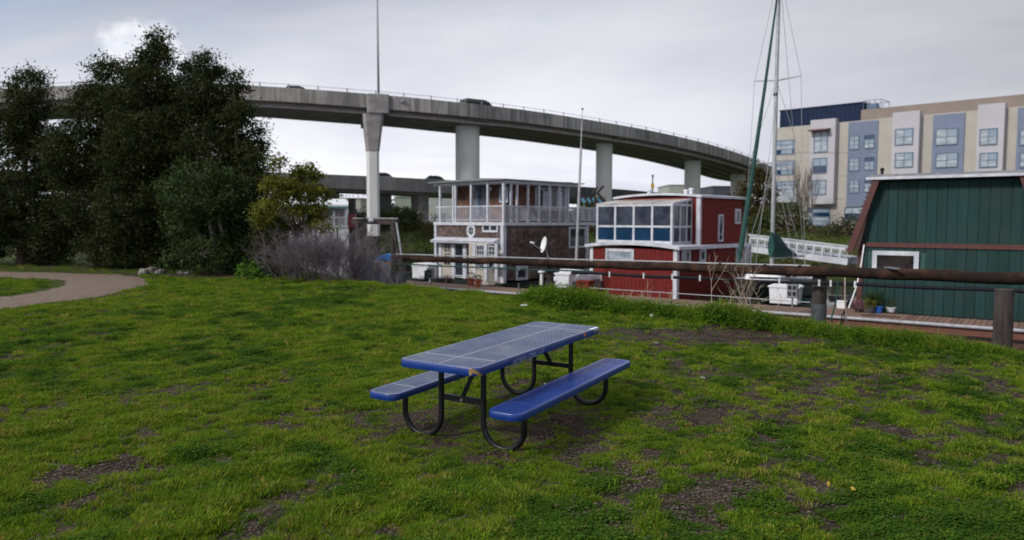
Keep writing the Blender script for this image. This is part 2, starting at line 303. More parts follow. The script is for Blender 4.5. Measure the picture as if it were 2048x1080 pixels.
wm = mat('creek_water', (.018, .024, .022), rough=.06, bump=.12, bsc=2.0, spec=.6)
Vw, Fw = grid(np.linspace(-300, 300, 3), np.linspace(5, 100, 3), lambda X, Y: X*0-1.5)
fast('water', Vw, Fw, wm, kind='structure')
# dirt path on the left
pc = [(-24, 26.2), (-17, 25.6), (-13.6, 24.2), (-11.9, 21.5), (-11.4, 18.5), (-12.3, 14.5), (-15, 10), (-19, 5)]
def ribbon(pts, wd, lift, m, name, sub=6, step=.35):
    P2 = []
    for i in range(len(pts)-1):
        p0 = Vector((*pts[max(i-1, 0)], 0)); p1 = Vector((*pts[i], 0)); p2 = Vector((*pts[i+1], 0)); p3 = Vector((*pts[min(i+2, len(pts)-1)], 0))
        for k in range(12):
            s = k/12; P2.append(.5*((2*p1)+(p2-p0)*s+(2*p0-5*p1+4*p2-p3)*s*s+(3*p1-p0-3*p2+p3)*s**3))
    vs = []; 
    for i, p in enumerate(P2):
        t = (P2[min(i+1, len(P2)-1)]-P2[max(i-1, 0)]).normalized(); nn = Vector((-t.y, t.x, 0))
        for k in range(sub+1):
            q = p+nn*wd*(k/sub-.5)*(1+.06*math.sin(i*1.3+k)); vs.append((q.x, q.y, float(height(q.x, q.y))+lift*(1 if 0 < k < sub else -1)))
    n = sub+1; fs = [(i*n+k, i*n+k+1, (i+1)*n+k+1, (i+1)*n+k) for i in range(len(P2)-1) for k in range(sub)]
    return fast(name, vs, fs, m, kind='structure', smooth=True)
ribbon(pc, 2.6, .025, M_['dirt'], 'path')
# ------------------------------------------------------------------ turf: tufts instanced on points
def tuft(name, nb, h, wd, spread, m, seed, lean=.5, leafy=False):
    g = np.random.default_rng(seed); V = []; Fq = []
    for i in range(nb):
        a = g.uniform(0, 6.283); r = spread*math.sqrt(g.uniform()); bx, by = r*math.cos(a), r*math.sin(a); hh = h*g.uniform(.5, 1.1); d = g.uniform(0, 6.283); ln = hh*g.uniform(.1, lean*1.6)
        ux, uy = math.cos(d), math.sin(d); sx, sy = -uy*wd/2, ux*wd/2; b = len(V)
        if leafy:
            q = wd*g.uniform(.7, 1.3); z0 = hh*g.uniform(.35, 1); cx, cy = bx+ux*ln, by+uy*ln
            V += [(cx-ux*q*.5, cy-uy*q*.5, z0), (cx-uy*q*.45, cy+ux*q*.45, z0+q*.18), (cx+ux*q*.6, cy+uy*q*.6, z0-q*.1), (cx+uy*q*.45, cy-ux*q*.45, z0+q*.18)]; Fq.append((b, b+1, b+2, b+3))
        else:
            V += [(bx-sx, by-sy, -.005), (bx+sx, by+sy, -.005), (bx+ux*ln*.45+sx*.8, by+uy*ln*.45+sy*.8, hh*.6), (bx+ux*ln*.45-sx*.8, by+uy*ln*.45-sy*.8, hh*.6), (bx+ux*ln+sx*.15, by+uy*ln+sy*.15, hh), (bx+ux*ln-sx*.15, by+uy*ln-sy*.15, hh)]
            Fq += [(b, b+1, b+2, b+3), (b+3, b+2, b+4, b+5)]
    o = fast(name, V, Fq, m); sc.collection.objects.unlink(o); return o
def turfmat(name, c1, c2, c3, isl=.35):
    m = leafmat(name, c1, c2, isl, .9, .35, 1.0); t = m.node_tree; t.nodes['Principled BSDF'].inputs['Specular IOR Level'].default_value = .06
    r = [n for n in t.nodes if n.type == 'VALTORGB'][0]
    n = [n for n in t.nodes if n.type == 'TEX_NOISE'][0]
    # colour patches follow the lie of the ground, not the single tuft
    gm = N(t, 'ShaderNodeNewGeometry'); t.links.new(gm.outputs['Position'], n.inputs['Vector']); n.inputs['Scale'].default_value = .9; n.inputs['Detail'].default_value = 6
    oi = N(t, 'ShaderNodeObjectInfo'); mxx = N(t, 'ShaderNodeMix', data_type='RGBA'); rr = ramp(t, oi.outputs['Random'], [(.78, 0.0), (.92, 1.0)])
    src = r.outputs[0]; dst = [l.to_socket for l in src.links]; t.links.new(rr.outputs[0], mxx.inputs[0]); t.links.new(src, mxx.inputs[6]); mxx.inputs[7].default_value = (*c3, 1)
    for d in dst: t.links.new(mxx.outputs[2], d)
    return m
gm1 = turfmat('turf_grass', (.104, .184, .012), (.168, .252, .018), (.28, .24, .06))
gm2 = turfmat('clover_leaf', (.036, .098, .012), (.072, .145, .014), (.10, .16, .02))
gm3 = turfmat('weed_leaf', (.050, .130, .012), (.085, .185, .016), (.17, .22, .03))
def scatter(name, pts, scl, protos, idx, label=None, rot=None, seed=1):
    me = bpy.data.meshes.new(name); me.vertices.add(len(pts)); me.vertices.foreach_set('co', np.asarray(pts, np.float32).ravel())
    for nm, dat, ty in (('scl', scl, 'FLOAT'), ('pick', idx, 'INT')):
        a = me.attributes.new(nm, ty, 'POINT'); a.data.foreach_set('value', np.asarray(dat, np.float32 if ty == 'FLOAT' else np.int32))
    g = np.random.default_rng(seed); rv = np.stack([g.uniform(-.2, .2, len(pts)), g.uniform(-.2, .2, len(pts)), g.uniform(0, 6.283, len(pts))], 1)
    a = me.attributes.new('rot', 'FLOAT_VECTOR', 'POINT'); a.data.foreach_set('vector', rv.astype(np.float32).ravel())
    o = bpy.data.objects.new(name, me); sc.collection.objects.link(o); o['kind'] = 'stuff'
    if label: o['label'] = label
    t = bpy.data.node_groups.new(name, 'GeometryNodeTree'); t.interface.new_socket('Geometry', in_out='INPUT', socket_type='NodeSocketGeometry'); t.interface.new_socket('Geometry', in_out='OUTPUT', socket_type='NodeSocketGeometry')
    gi = N(t, 'NodeGroupInput'); go = N(t, 'NodeGroupOutput'); ip = N(t, 'GeometryNodeInstanceOnPoints'); j = N(t, 'GeometryNodeJoinGeometry'); m2p = N(t, 'GeometryNodeMeshToPoints')
    for p in reversed(protos):
        oi = N(t, 'GeometryNodeObjectInfo'); oi.inputs['Object'].default_value = p; oi.inputs['As Instance'].default_value = True; t.links.new(oi.outputs['Geometry'], j.inputs[0])
    def attr(nm, ty): n = N(t, 'GeometryNodeInputNamedAttribute', data_type=ty); n.inputs['Name'].default_value = nm; return n.outputs[0]
    t.links.new(gi.outputs[0], m2p.inputs[0]); t.links.new(m2p.outputs[0], ip.inputs['Points']); t.links.new(j.outputs[0], ip.inputs['Instance']); ip.inputs['Pick Instance'].default_value = True
    t.links.new(attr('pick', 'INT'), ip.inputs['Instance Index']); t.links.new(attr('rot', 'FLOAT_VECTOR'), ip.inputs['Rotation']); t.links.new(attr('scl', 'FLOAT'), ip.inputs['Scale']); t.links.new(ip.outputs[0], go.inputs[0])
    o.modifiers.new('scatter', 'NODES').node_group = t; return o
TG = [tuft('grass_tuft', 30, .029, .0045, .045, gm1, i, .8) for i in range(3)] + [tuft('clover_tuft', 28, .030, .013, .05, gm2, 10+i, .6, True) for i in range(2)]
g = np.random.default_rng(11)
def lawn_points(n):
    y = np.exp(g.uniform(math.log(3.2), math.log(34), n)); x = g.uniform(-.86, .82, n)*y + g.uniform(-1, 1, n)
    c = cover_d(x, y); dpp = dark_patch(x, y); e = edge(x)
    inpath = np.zeros(n, bool)
    for a, b in zip(pc[:-1], pc[1:]):
        ax, ay = a; bx, by = b; L2 = (bx-ax)**2+(by-ay)**2; tt = np.clip(((x-ax)*(bx-ax)+(y-ay)*(by-ay))/L2, 0, 1); inpath |= np.hypot(x-ax-tt*(bx-ax), y-ay-tt*(by-ay)) < 1.3
    keep = (g.uniform(0, 1, n) < np.clip((c-.12)*1.5, 0.06, 1)) & (y < e+.5) & ~inpath & ~((x < -8.5) & (y > 25.2) & (g.uniform(0, 1, n) < .93))
    x, y, c, dpp = x[keep], y[keep], c[keep], dpp[keep]; z = height(x, y)
    s = (.55+.45*smooth(.8, 2.0, np.hypot(x, y-7.0)))*np.clip(.40+.75*c+.42*wob(x, y, 6.0, 8)+.25*wob(x, y, 17.0, 3), .22, 1.8)*g.uniform(.7, 1.35, len(x))*np.maximum(1, (y/9)**.55)
    clo = g.uniform(0, 1, len(x)) < np.clip((dpp-.35)*1.5, .06, .9)
    idx = np.where(clo, g.integers(3, 5, len(x)), g.integers(0, 3, len(x))); return np.stack([x, y, z], 1), s, idx
pts, s_, id_ = lawn_points(270000)
scatter('grass', pts, s_, TG, id_, 'short yellow-green grass and clover growing in patches over dark soil')
# weeds along the bank
TW = [tuft('weed_tuft', 30, .30, .05, .16, gm3, 30+i, .6, True) for i in range(2)] + [tuft('long_grass_tuft', 40, .34, .012, .12, gm1, 40+i, .7) for i in range(2)]
n = 12000; x = g.uniform(-9.5, 12, n); off = g.normal(0, .30, n)-.12; y = edge(x)+off; hgt = np.clip(1.0+.5*wob(x*1.4, y*0, 1.1, 2), .35, 1.6)*np.exp(-(off/.9)**2)
hgt = hgt*np.interp(x, [-9, -3.5, -1, .4, 1.5, 4, 6, 12], [.45, .55, .6, .7, .95, .75, .55, .5])
leafy = np.where(g.uniform(0, 1, n) < np.interp(x, [-6, -1.2, .2, 12], [.35, .15, .85, .8]), g.integers(0, 2, n), g.integers(2, 4, n))
scatter('weeds', np.stack([x, y, height(x, y)-.02], 1), hgt*g.uniform(.6, 1.2, n), TW, leafy, 'leafy green weeds and long grass along the creek bank', seed=5)
# wood chips and dead leaves on the bare soil
chipm = mat('wood_chip', (.045, .032, .026), (.13, .10, .085), 30, .9, obj_rand=.5)
def chip(seed):
    q = np.random.default_rng(seed); V = []; Fq = []
    for i in range(9):
        a = q.uniform(0, 6.28); L = q.uniform(.005, .014); wd = q.uniform(.002, .005); x0, y0 = q.normal(0, .05, 2); z0 = q.uniform(.002, .012); b = len(V); c, s = math.cos(a), math.sin(a)
        V += [(x0-c*L-s*wd, y0-s*L+c*wd, z0), (x0+c*L-s*wd, y0+s*L+c*wd, z0+q.uniform(-.003, .006)), (x0+c*L+s*wd, y0+s*L-c*wd, z0), (x0-c*L+s*wd, y0-s*L-c*wd, z0+q.uniform(-.003, .006))]; Fq.append((b, b+1, b+2, b+3))
    o = fast('chip_cluster', V, Fq, chipm); sc.collection.objects.unlink(o); return o
TCp = [chip(50), chip(51)]
n = 26000; y = np.exp(g.uniform(math.log(3.4), math.log(20), n)); x = g.uniform(-.8, .8, n)*y; c = cover_d(x, y); k = (g.uniform(0, 1, n) < np.clip(.75-c*1.5, 0.02, 1)) & (y < edge(x)); x, y = x[k], y[k]
scatter('wood_chips', np.stack([x, y, height(x, y)+.002], 1), g.uniform(.6, 1.3, len(x))*np.maximum(1, (y/7)**.5), TCp, g.integers(0, 2, len(x)), 'pale wood chips scattered over the bare soil', seed=8)
# ------------------------------------------------------------------ picnic table
TL, TWd, TH, SO, SW, SH, FXX, PY_, OY_ = 2.4845, .793, .762, .611, .316, .436, .8635, .2177, .615
tm = Matrix.Translation((.0012, 7.0715, .0)) @ Matrix.Rotation(1.0514, 4, 'Z') @ Matrix(((1, 0, 0, 0), (0, 1, 0, 0), (.0119, .0247, 1, 0), (0, 0, 0, 1)))
table = thing('picnic_table', 'blue perforated metal picnic table with two attached benches standing on the lawn', 'picnic table', tm)
table.matrix_world = tm
TI = tm.inverted()
M_['worn'] = mat('worn_blue_top', (.050, .080, .175), (.115, .145, .225), 3.5, .34, spec=.6, c3=(.23, .22, .23), sc3=2.2, lo3=.56, hi3=.72, det=7, bump=.08, bsc=70)
M_['seam'] = mat('sky_sheen_seam', (.155, .18, .25), (.22, .24, .31), 20, .3, spec=.6)  # paler than the top: sky reflection on the solid strips, put into the colour
M_['blue2'] = mat('blue_seat', (.004, .028, .205), (.009, .045, .25), 5, .30, spec=.7, bump=.05, bsc=60)
def rrect(L, Wd, r, inset, n=9):
    L, Wd, r = L-2*inset, Wd-2*inset, max(r-inset, .004); p = []
    for cx, cy, a0 in ((L/2-r, Wd/2-r, 0), (-L/2+r, Wd/2-r, 90), (-L/2+r, -Wd/2+r, 180), (L/2-r, -Wd/2+r, 270)):
        p += [(cx+r*math.cos(R_(a0+90*k/n)), cy+r*math.sin(R_(a0+90*k/n))) for k in range(n+1)]
    return p
def slab(name, L, Wd, cy, z, rad, rim, m_top, m_rim, cross, centre, parent):
    top = MB(); prof = [(.040, -.003), (.038, 0), (.009, 0)]; n = len(rrect(L, Wd, rad, 0))
    def sweep(mb, pr):
        b = len(mb.v)
        for ins, dz in pr: mb.v += [(x, y+cy, z+dz) for x, y in rrect(L, Wd, rad, ins)]
        mb.f += [(b+i*n+k, b+i*n+(k+1) % n, b+(i+1)*n+(k+1) % n, b+(i+1)*n+k) for i in range(len(pr)-1) for k in range(n)]
    sweep(top, prof)
    pitch, br, bw = .0245, .0245, .0118; nx = int((L-.06)/pitch)
    def half(x):                                    # half width of the sheet at x (rounded corners)
        d = abs(x)-(L/2-rad); h = Wd/2-.03; return h if d <= 0 else h-(rad-math.sqrt(max(rad*rad-d*d, 0)))
    for i in range(nx+1):
        x = -nx*pitch/2+i*pitch; h = half(x); top.box(x-bw/2, x+bw/2, cy-h, cy+h, z-.006, z-.0015)
        if i < nx:
            off = (i % 2)*br/2; k = -int(h/br)-1
            while k*br+off < h-.006:
                yb = k*br+off
                if yb > -h+.006: top.box(x+bw/2-.0005, x+pitch-bw/2+.0005, cy+yb-.0028, cy+yb+.0028, z-.0058, z-.0018)
                k += 1
    sms = [MB() for _ in range(3)]
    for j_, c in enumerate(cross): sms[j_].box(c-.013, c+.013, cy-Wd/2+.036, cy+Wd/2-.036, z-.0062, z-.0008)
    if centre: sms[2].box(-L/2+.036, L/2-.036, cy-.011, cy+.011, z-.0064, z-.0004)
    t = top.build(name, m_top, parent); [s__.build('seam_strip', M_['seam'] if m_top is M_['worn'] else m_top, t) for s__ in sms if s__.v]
    rm = MB(); sweep(rm, [(.009, 0), (.003, -.002), (0, -.007), (0, -rim+.008), (.004, -rim), (.020, -rim-.001)])
    rm.build('rim', m_rim, t, smooth='auto'); return t
slab('tabletop', TL, TWd, 0, TH, .075, .066, M_['worn'], M_['blue'], (-TL/2+.34, TL/2-.34), True, table)
for s in (1, -1):
    slab('seat', TL*.985, SW, s*SO, SH, .095, .058, M_['worn'] if s > 0 else M_['blue2'], M_['blue'], (-TL/2+.36, TL/2-.36), False, table)
tr_ = .0250
for fx in (-FXX, FXX):
    for s in (1, -1):
        rr = (OY_-PY_)/2; zc = rr+tr_-.012; pts = [(fx, s*PY_, TH-.07), (fx, s*PY_, .5), (fx, s*PY_, zc)]
        pts += [(fx, s*(PY_+rr-rr*math.cos(R_(a))), zc-rr*math.sin(R_(a))) for a in range(9, 180, 9)] + [(fx, s*OY_, zc), (fx, s*OY_, SH-.055)]
        MB().tube(pts, tr_, 14).build('leg', M_['black'], table, smooth='auto')
    sg = 1 if fx < 0 else -1
    MB().box(fx-.004, fx+.004, -PY_, PY_, .355, .402).box(fx-.004, fx+.03*sg, -PY_+.02, PY_-.02, .402, .407).build('crossbar', M_['black'], table)
    MB().bar((fx+sg*.01, .0, .385), (fx+sg*.30, -.0, TH-.065), .034, .010, up=(0, 1, 0)).bar((fx+sg*.012, .017, .385), (fx+sg*.302, .017, TH-.065), .008, .034).build('brace', M_['black'], table)
    MB().tube([(fx-sg*.005, 0, .378), (fx-sg*.016, 0, .378)], [.014, .011], 10).build('bolt', M_['galv'], table)
    MB().box(fx-.025, fx+.025, -TWd/2+.04, TWd/2-.04, TH-.075, TH-.062).build('top_bracket', M_['black'], table)
    for s in (1, -1): MB().box(fx-.02, fx+.02, s*SO-SW/2+.03, s*SO+SW/2-.03, SH-.062, SH-.05).build('seat_bracket', M_['black'], table)
def tloc(px, py, ax, v):
    o = TI @ CP; d = TI.to_3x3() @ ray(px, py); i = 'xyz'.index(ax); return o+d*((v-o[i])/d[i])
zo = lambda a, b: (1020+a/18, 685+b/18)
strokes = [[(150, 830), (120, 760), (120, 700), (160, 670), (195, 720), (210, 800)], [(215, 800), (200, 700), (240, 620), (250, 740), (268, 780)], [(255, 610), (310, 590), (330, 660), (350, 720)],
 [(350, 610), (365, 730), (430, 700), (440, 650), (380, 640)], [(350, 610), (410, 540), (445, 560), (420, 620), (380, 640)], [(480, 520), (465, 680)], [(520, 560), (530, 610), (580, 600), (605, 550), (585, 500), (540, 510), (520, 560)],
 [(645, 610), (660, 590)], [(770, 400), (700, 450), (685, 540), (710, 610), (770, 590), (790, 530), (745, 540)], [(790, 420), (800, 570)], [(790, 420), (840, 400), (840, 460), (800, 480), (870, 540)],
 [(870, 540), (880, 400), (905, 380), (930, 520), (950, 420)], [(985, 340), (1030, 460)], [(1050, 350), (1070, 440)], [(1090, 300), (1110, 390), (1150, 370), (1150, 290)], [(1180, 250), (1212, 240), (1200, 310)], [(1188, 345), (1196, 352)]]
gf = MB()
for st in strokes:
    q = [tloc(*zo(a, b), 'y', -TWd/2-.0012) for a, b in st]; q = [(p.x, p.y, p.z) for p in q]
    gf.tube(q, .0021, 5)
scr = mat('pale_scratch', (.36, .46, .66), rough=.7); gf.build('graffiti', scr, table)
z9 = lambda O, a, b: (O[0]+a/9, O[1]+b/9)
def inside(p, poly):
    c = False; x, y = p; j = len(poly)-1
    for i in range(len(poly)):
        if (poly[i][1] > y) != (poly[j][1] > y) and x < (poly[j][0]-poly[i][0])*(y-poly[i][1])/(poly[j][1]-poly[i][1])+poly[i][0]: c = not c
        j = i
    return c
pol = [z9((880, 700), a, b) for a, b in [(515, 372), (520, 350), (560, 326), (605, 335), (640, 366), (700, 405), (790, 466), (795, 492), (720, 490), (660, 452), (610, 420), (575, 432), (548, 470), (530, 466), (518, 420)]]
con = rrect(TL, TWd, .075, -.0009, 26); cpts = []
seg = [(x, y) for x, y in con if x < -.9*TL/2]
line = [(-TL/2-.0009, .30-k*.004) for k in range(int((.30+TWd/2-.075)/.004))] + sorted([p for p in con if p[0] < -TL/2+.0751 and p[1] < -TWd/2+.0751], key=lambda p: -p[1]+p[0]*.0)
pm = MB()
for i in range(len(line)-1):
    for k in range(30):
        z0 = TH-.004-k*.002; c = tm @ Vector(((line[i][0]+line[i+1][0])/2, (line[i][1]+line[i+1][1])/2, z0-.001))
        if inside(proj(c), pol): pm.add([(*line[i], z0), (*line[i+1], z0), (*line[i+1], z0-.002), (*line[i], z0-.002)], [(0, 1, 2, 3)])
pm.build('paint_patch', mat('tan_paint', (.30, .19, .07), (.22, .14, .05), 30, .7), table)
oc = tloc(*z9((1120, 630), 440, 356), 'y', -TWd/2)
MB().add([(oc.x+.026*math.cos(a*.3927), -TWd/2-.0012, oc.z+.026*math.sin(a*.3927)) for a in range(16)] + [(oc.x+.026*math.cos(a*.3927), -TWd/2-.0002, oc.z+.026*math.sin(a*.3927)) for a in range(16)],
    [tuple(range(16))]+[(k, (k+1) % 16, 16+(k+1) % 16, 16+k) for k in range(16)]).build('sticker', mat('orange_sticker', (.62, .16, .06), (.50, .12, .05), 60, .5), table, label='round orange sticker')
wq = [tloc(*z9((1120, 630), a, b), 'y', -TWd/2) for a, b in [(610, 262), (695, 225), (700, 275), (625, 306)]]
x0 = wq[0].x; x1 = wq[1].x; zb = min(q.z for q in wq)+.004
stk = MB().box(x0, x1, -TWd/2-.0018, -TWd/2-.0006, zb, TH-.006).box(x0-.05, x1, -TWd/2+.002, -TWd/2+.045, TH+.0004, TH+.0016).build('sticker', M_['whitep'], table, label='white paper label folded over the table edge')
tx = MB()
for k in range(4):
    zc = TH-.016-k*.008
    for j in range(5): tx.box(x0+.012+j*(x1-x0-.03)/5, x0+.012+(j+.7)*(x1-x0-.03)/5, -TWd/2-.0024, -TWd/2-.0019, zc-.0022, zc+.0012)
tx.build('print', mat('grey_print', (.18, .16, .20), rough=.8), stk)
MB().tube([(tloc(982+x/9, 670+y/9, 'z', SH+.004).x, tloc(982+x/9, 670+y/9, 'z', SH+.004).y, SH+.005) for x, y in [(950, 880), (985, 900)]], .0035, 5).build('scratch', M_['whitep'], table)
# ------------------------------------------------------------------ timber rail along the bank
LA = P(786, 516, 24.0); LB = P(1638, 543.5, 16.3); ldir = (LB-LA).normalized(); LC = LB + ldir*9.0
def lp(t): return LA + ldir*t
def lpx(px, lo=0, hi=40):
    for _ in range(40):
        m = (lo+hi)/2
        if proj(lp(m))[0] < px: lo = m
        else: hi = m
    return lo
rail = thing('timber_rail', 'long rusty brown timber beam carried on piles along the creek bank with pipes slung below', 'railing', (LA.x, LA.y, -1.2)); RO = Vector((LA.x, LA.y, -1.2))
Ltot = (LC-LA).length
def logpts(a, b, off=Vector((0, 0, 0)), st=.5, wv=.012):
    k = max(2, int((b-a)/st)); return [lp(a+(b-a)*i/k)+off+Vector((0, 0, wv*math.sin(i*1.7)+wv*.6*math.sin(i*.7+1))) - RO for i in range(k+1)]
pv = logpts(0, Ltot); g2 = random.Random(3)
MB().tube(pv, [.085+.045*i/len(pv)+g2.uniform(-.009, .009) for i, _ in enumerate(pv)], 12).build('beam', M_['log'], rail, smooth='auto')
tw_ = lpx(1620)
MB().tube(logpts(.1, tw_, Vector((0, 0, .122)), 1.0, .004), .019, 8).build('conduit', M_['pipe_w'], rail, smooth='auto')
bk = lpx(1150)
MB().tube(logpts(bk, Ltot, Vector((-.10, -.12, -.24)), .8, .012), .038, 8).build('pipe', M_['pipe_b'], rail, smooth='auto')
MB().tube(logpts(.2, bk+.6, Vector((0, -.10, -.19)), .8, .006), .022, 8).build('pipe', M_['canvas'], rail, smooth='auto', label='thin dark green pipe')
MB().tube(logpts(lpx(1500), lpx(1640), Vector((.05, .12, -.20)), .6, .004), .028, 8).build('pipe', M_['pipe_w'], rail, smooth='auto', label='pale pipe segment')
for px in (880, 930, 955, 985, 1038):
    t = lpx(px); q = lp(t)-RO+Vector((0, -.10, -.17)); MB().box(q.x-.035, q.x+.035, q.y-.03, q.y+.03, q.z-.06, q.z+.05).build('hanger', M_['galv'], rail)
for px in (1225, 1293, 1350, 1405, 1563, 1642, 1665, 1713):
    t = lpx(px); q = lp(t)-RO+Vector((-.1, -.16, -.22)); MB().box(q.x-.018, q.x+.018, q.y-.012, q.y+.012, q.z-.08, q.z+.06).build('hanger', M_['whitep'], rail)
for px in (1440, 1530, 1600):
    q = lp(lpx(px))-RO+Vector((0, 0, .128)); MB().tube([q-ldir*.03, q+ldir*.03], .037, 8).build('clamp', M_['black'], rail)
def pile(q, r, z0, z1, m=M_['pile'], band=None, par=rail, name='post'):
    p = MB().tube([(q.x, q.y, z0), (q.x+.01, q.y, (z0+z1)/2), (q.x, q.y, z1)], [r*1.03, r, r*.97], 14).build(name, m, par, smooth='auto')
    if band: MB().tube([(q.x, q.y, band[0]), (q.x, q.y, band[1])], [r*1.1, r*1.07], 14).build('coating_band', M_['tar'], p, smooth='auto')
q = P(1638, 600, 16.45)-RO; pile(q, .155, -1.2, 1.95, band=(-1.0, P(1638, 608, 16.4).z+1.2))
q = P(1100, 560, 20.9)-RO; pile(q, .105, -1.2, 1.9)
q = P(804, 540, 23.8)-RO; pile(q, .13, -1.2, 1.9, band=(-1.0, P(804, 545, 23.8).z+1.2))
q = P(2010, 560, 13.4)-RO; pile(q, .16, -1.2, 1.9)
q = lp(lpx(1775)); MB().box(-.05, .05, -.4, .05, .12, .15, Matrix.Translation(q-RO)).build('cap_plate', M_['galv'], rail)
# satellite dish on the beam
db = lp(lpx(1096))+Vector((0, 0, .13)); dish = thing('satellite_dish', 'small pale grey satellite dish with feed arm clamped on top of the timber beam', 'satellite dish', db)
dn = Vector((-.93, -.30, .22)).normalized(); dc = P(1087, 489, db.y) - db; M3 = Matrix.Translation(dc) @ dn.to_track_quat('Z', 'Y').to_matrix().to_4x4()
prof = [(.001, -.045), (.07, -.040), (.14, -.022), (.20, .0), (.206, .003), (.20, -.006), (.14, -.030), (.001, -.055)]
m_ = MB().lathe(prof, n=24); m_.v = [tuple(M3 @ Vector((p[0]*.95, p[1]*1.1, p[2]))) for p in m_.v]; m_.build('reflector', M_['whitep'], dish, smooth='auto')
an = P(1062, 486, db.y-.05)-db
MB().bar(dc+Vector((0, 0, -.18)), an, .022).build('feed_arm', M_['galv'], dish)
MB().tube([an+Vector((-.03, 0, .02)), an+Vector((.05, 0, 0)), an+Vector((.10, 0, -.01))], [.035, .035, .02], 10).build('receiver', M_['whitep'], dish, smooth='auto')
MB().tube([Vector((0, 0, 0)), Vector((-.02, 0, .12)), dc-dn*.05+Vector((0, 0, -.03))], .02, 8).box(-.06, .06, -.05, .05, -.02, .02).build('mount', M_['galv'], dish)
# goal-shaped pipe gantry left of the rail
gY = 25.5; g0 = P(706, 443, gY+1.2); g1 = P(796, 444, gY-.6)
gan = thing('pipe_gantry', 'dark timber crossbeam on piles with pale pipe on top left of the brown houseboat', 'gantry', (g0.x, g0.y, -1.6)); GO = Vector((g0.x, g0.y, -1.6))
MB().bar(g0-GO, g1-GO, .13, .17).build('crossbeam', M_['pile'], gan)
up_ = Vector((0, 0, .115)); MB().tube([g0-GO+up_, g1-GO+up_], .02, 8).build('pipe', M_['pipe_w'], gan)
for px, r in ((716, .09), (728, .085), (787, .09)):
    k = (px-706)/90; b = g0.lerp(g1, k)-GO; MB().tube([(b.x, b.y, 0), (b.x, b.y, b.z-.08)], r, 10).build('post', M_['pile'], gan)
for (a, b, yy) in (((786, 446), (796, 517), gY-.7), ((793, 446), (803, 512), gY-.8)):
    p0 = P(*a, yy)-GO; p1 = P(*b, yy-.5)-GO; MB().tube([p0, p1], .035, 8).build('strut', M_['pipe_w'] if a[0] > 790 else M_['pile'], gan)
b = P(743, 440, gY+.2)-GO; MB().lathe([(.02, .0), (.09, .02), (.11, .08), (.06, .14), (.02, .15)], (b.x, b.y-.1, b.z-.09), 10).build('lamp', M_['whitep'], gan)
p0 = P(704, 397, 31); p1 = P(704, 560, 31)
ch = thing('mooring_pile', 'tall square dark mooring pile with a faded red band beside the white houseboat', 'pile', (p0.x, p0.y, -1.6))
hh = p0.z+1.6; MB().box(-.13, .13, -.13, .13, 0, hh).build('post', M_['pile'], ch)
za_, zb_ = P(704, 428, 31).z+1.6, P(704, 455, 31).z+1.6; MB().box(-.15, .15, -.15, .15, zb_, za_).build('red_band', M_['redtrim'] if False else mat('faded_red_paint', (.26, .045, .05), (.20, .04, .045), 8, .7), ch)
# ------------------------------------------------------------------ dock
DZ = -1.15
d0 = G(1787, 641, DZ); d1 = G(822, 571, DZ); dd = (d1-d0); ang = math.atan2(dd.y, dd.x)
D0 = d0 - dd.normalized()*9.5; DF = Fr(D0, ang)                       # local x along the dock (to the left in the photo), local -y away from the lawn
dock = thing('dock', 'floating wooden dock with white edge pipe running in front of the houseboats', 'dock', DF.M)
DL = 46.0; pw = .142
pmesh = None
for i in range(292):
    x = i*(pw+.016)
    if pmesh is None:
        o = MB().box(0, pw, -1.95, .0, -.035, 0).build('plank', M_['plank'], dock, bevel=0); pmesh = o
    else:
        o = pmesh.copy(); sc.collection.objects.link(o)
    o.location = (x, 0, .003*math.sin(i*2.3))
MB().box(0, DL, -1.90, -1.80, -.33, -.04).box(0, DL, -.16, -.04, -.36, -.04).build('joist', M_['pile'], dock)
MB().box(0, DL, -.035, .005, -.30, -.03).build('fascia_board', mat('rust_red_board', (.16, .06, .04), (.10, .045, .035), 4, .85, stretch=(.5, 3, 3)), dock)
MB().tube([(0, .06, -.02), (DL, .06, -.02)], .055, 10).build('edge_pipe', M_['pipe_w'], dock, smooth='auto')
MB().box(.3, DL-.3, -1.7, -.2, -.75, -.37).build('float', M_['hulld'], dock)
def dpx(px):                                                          # dock x for a photograph column (at the front edge)
    lo, hi = 0, DL
    for _ in range(40):
        m = (lo+hi)/2
        if proj(DF.M @ Vector((m, 0, 0)))[0] > px: lo = m
        else: hi = m
    return lo
for px in (832, 893, 963, 1038, 1216, 1320, 1440, 1500):
    x = dpx(px); MB().tube([(x, .02, -.3), (x, .02, .42)], .022, 8).build('rail_post', M_['galv'], dock)
MB().tube([(dpx(1180), .02, .42), (dpx(1440), .02, .42), (dpx(1620), .02, .40)], .016, 6).build('handrail', M_['galv'], dock)
MB().tube([(dpx(1720), -.1, .1), (dpx(1800), -.1, .1)], .016, 6).build('handrail', M_['pipe_b'], dock)
# slip finger and side walkway between rail post and green house
ga = DF.I @ G(1668, 600, DZ)
fing = thing('finger_pier', 'weathered plank finger pier leading away beside the green house', 'pier', DF.M @ Matrix.Translation((dpx(1668), -1.95, 0)))
fm = None
for i in range(46):
    if fm is None: fm = MB().box(-.75, .75, -.142, 0, -.035, 0).build('plank', M_['plank'], fing); o = fm
    else: o = fm.copy(); sc.collection.objects.link(o)
    o.location = (0, -.01-i*.158, -.004)
MB().box(-.75, .75, -7.3, -.01, -.4, -.04).build('frame', M_['pile'], fing)
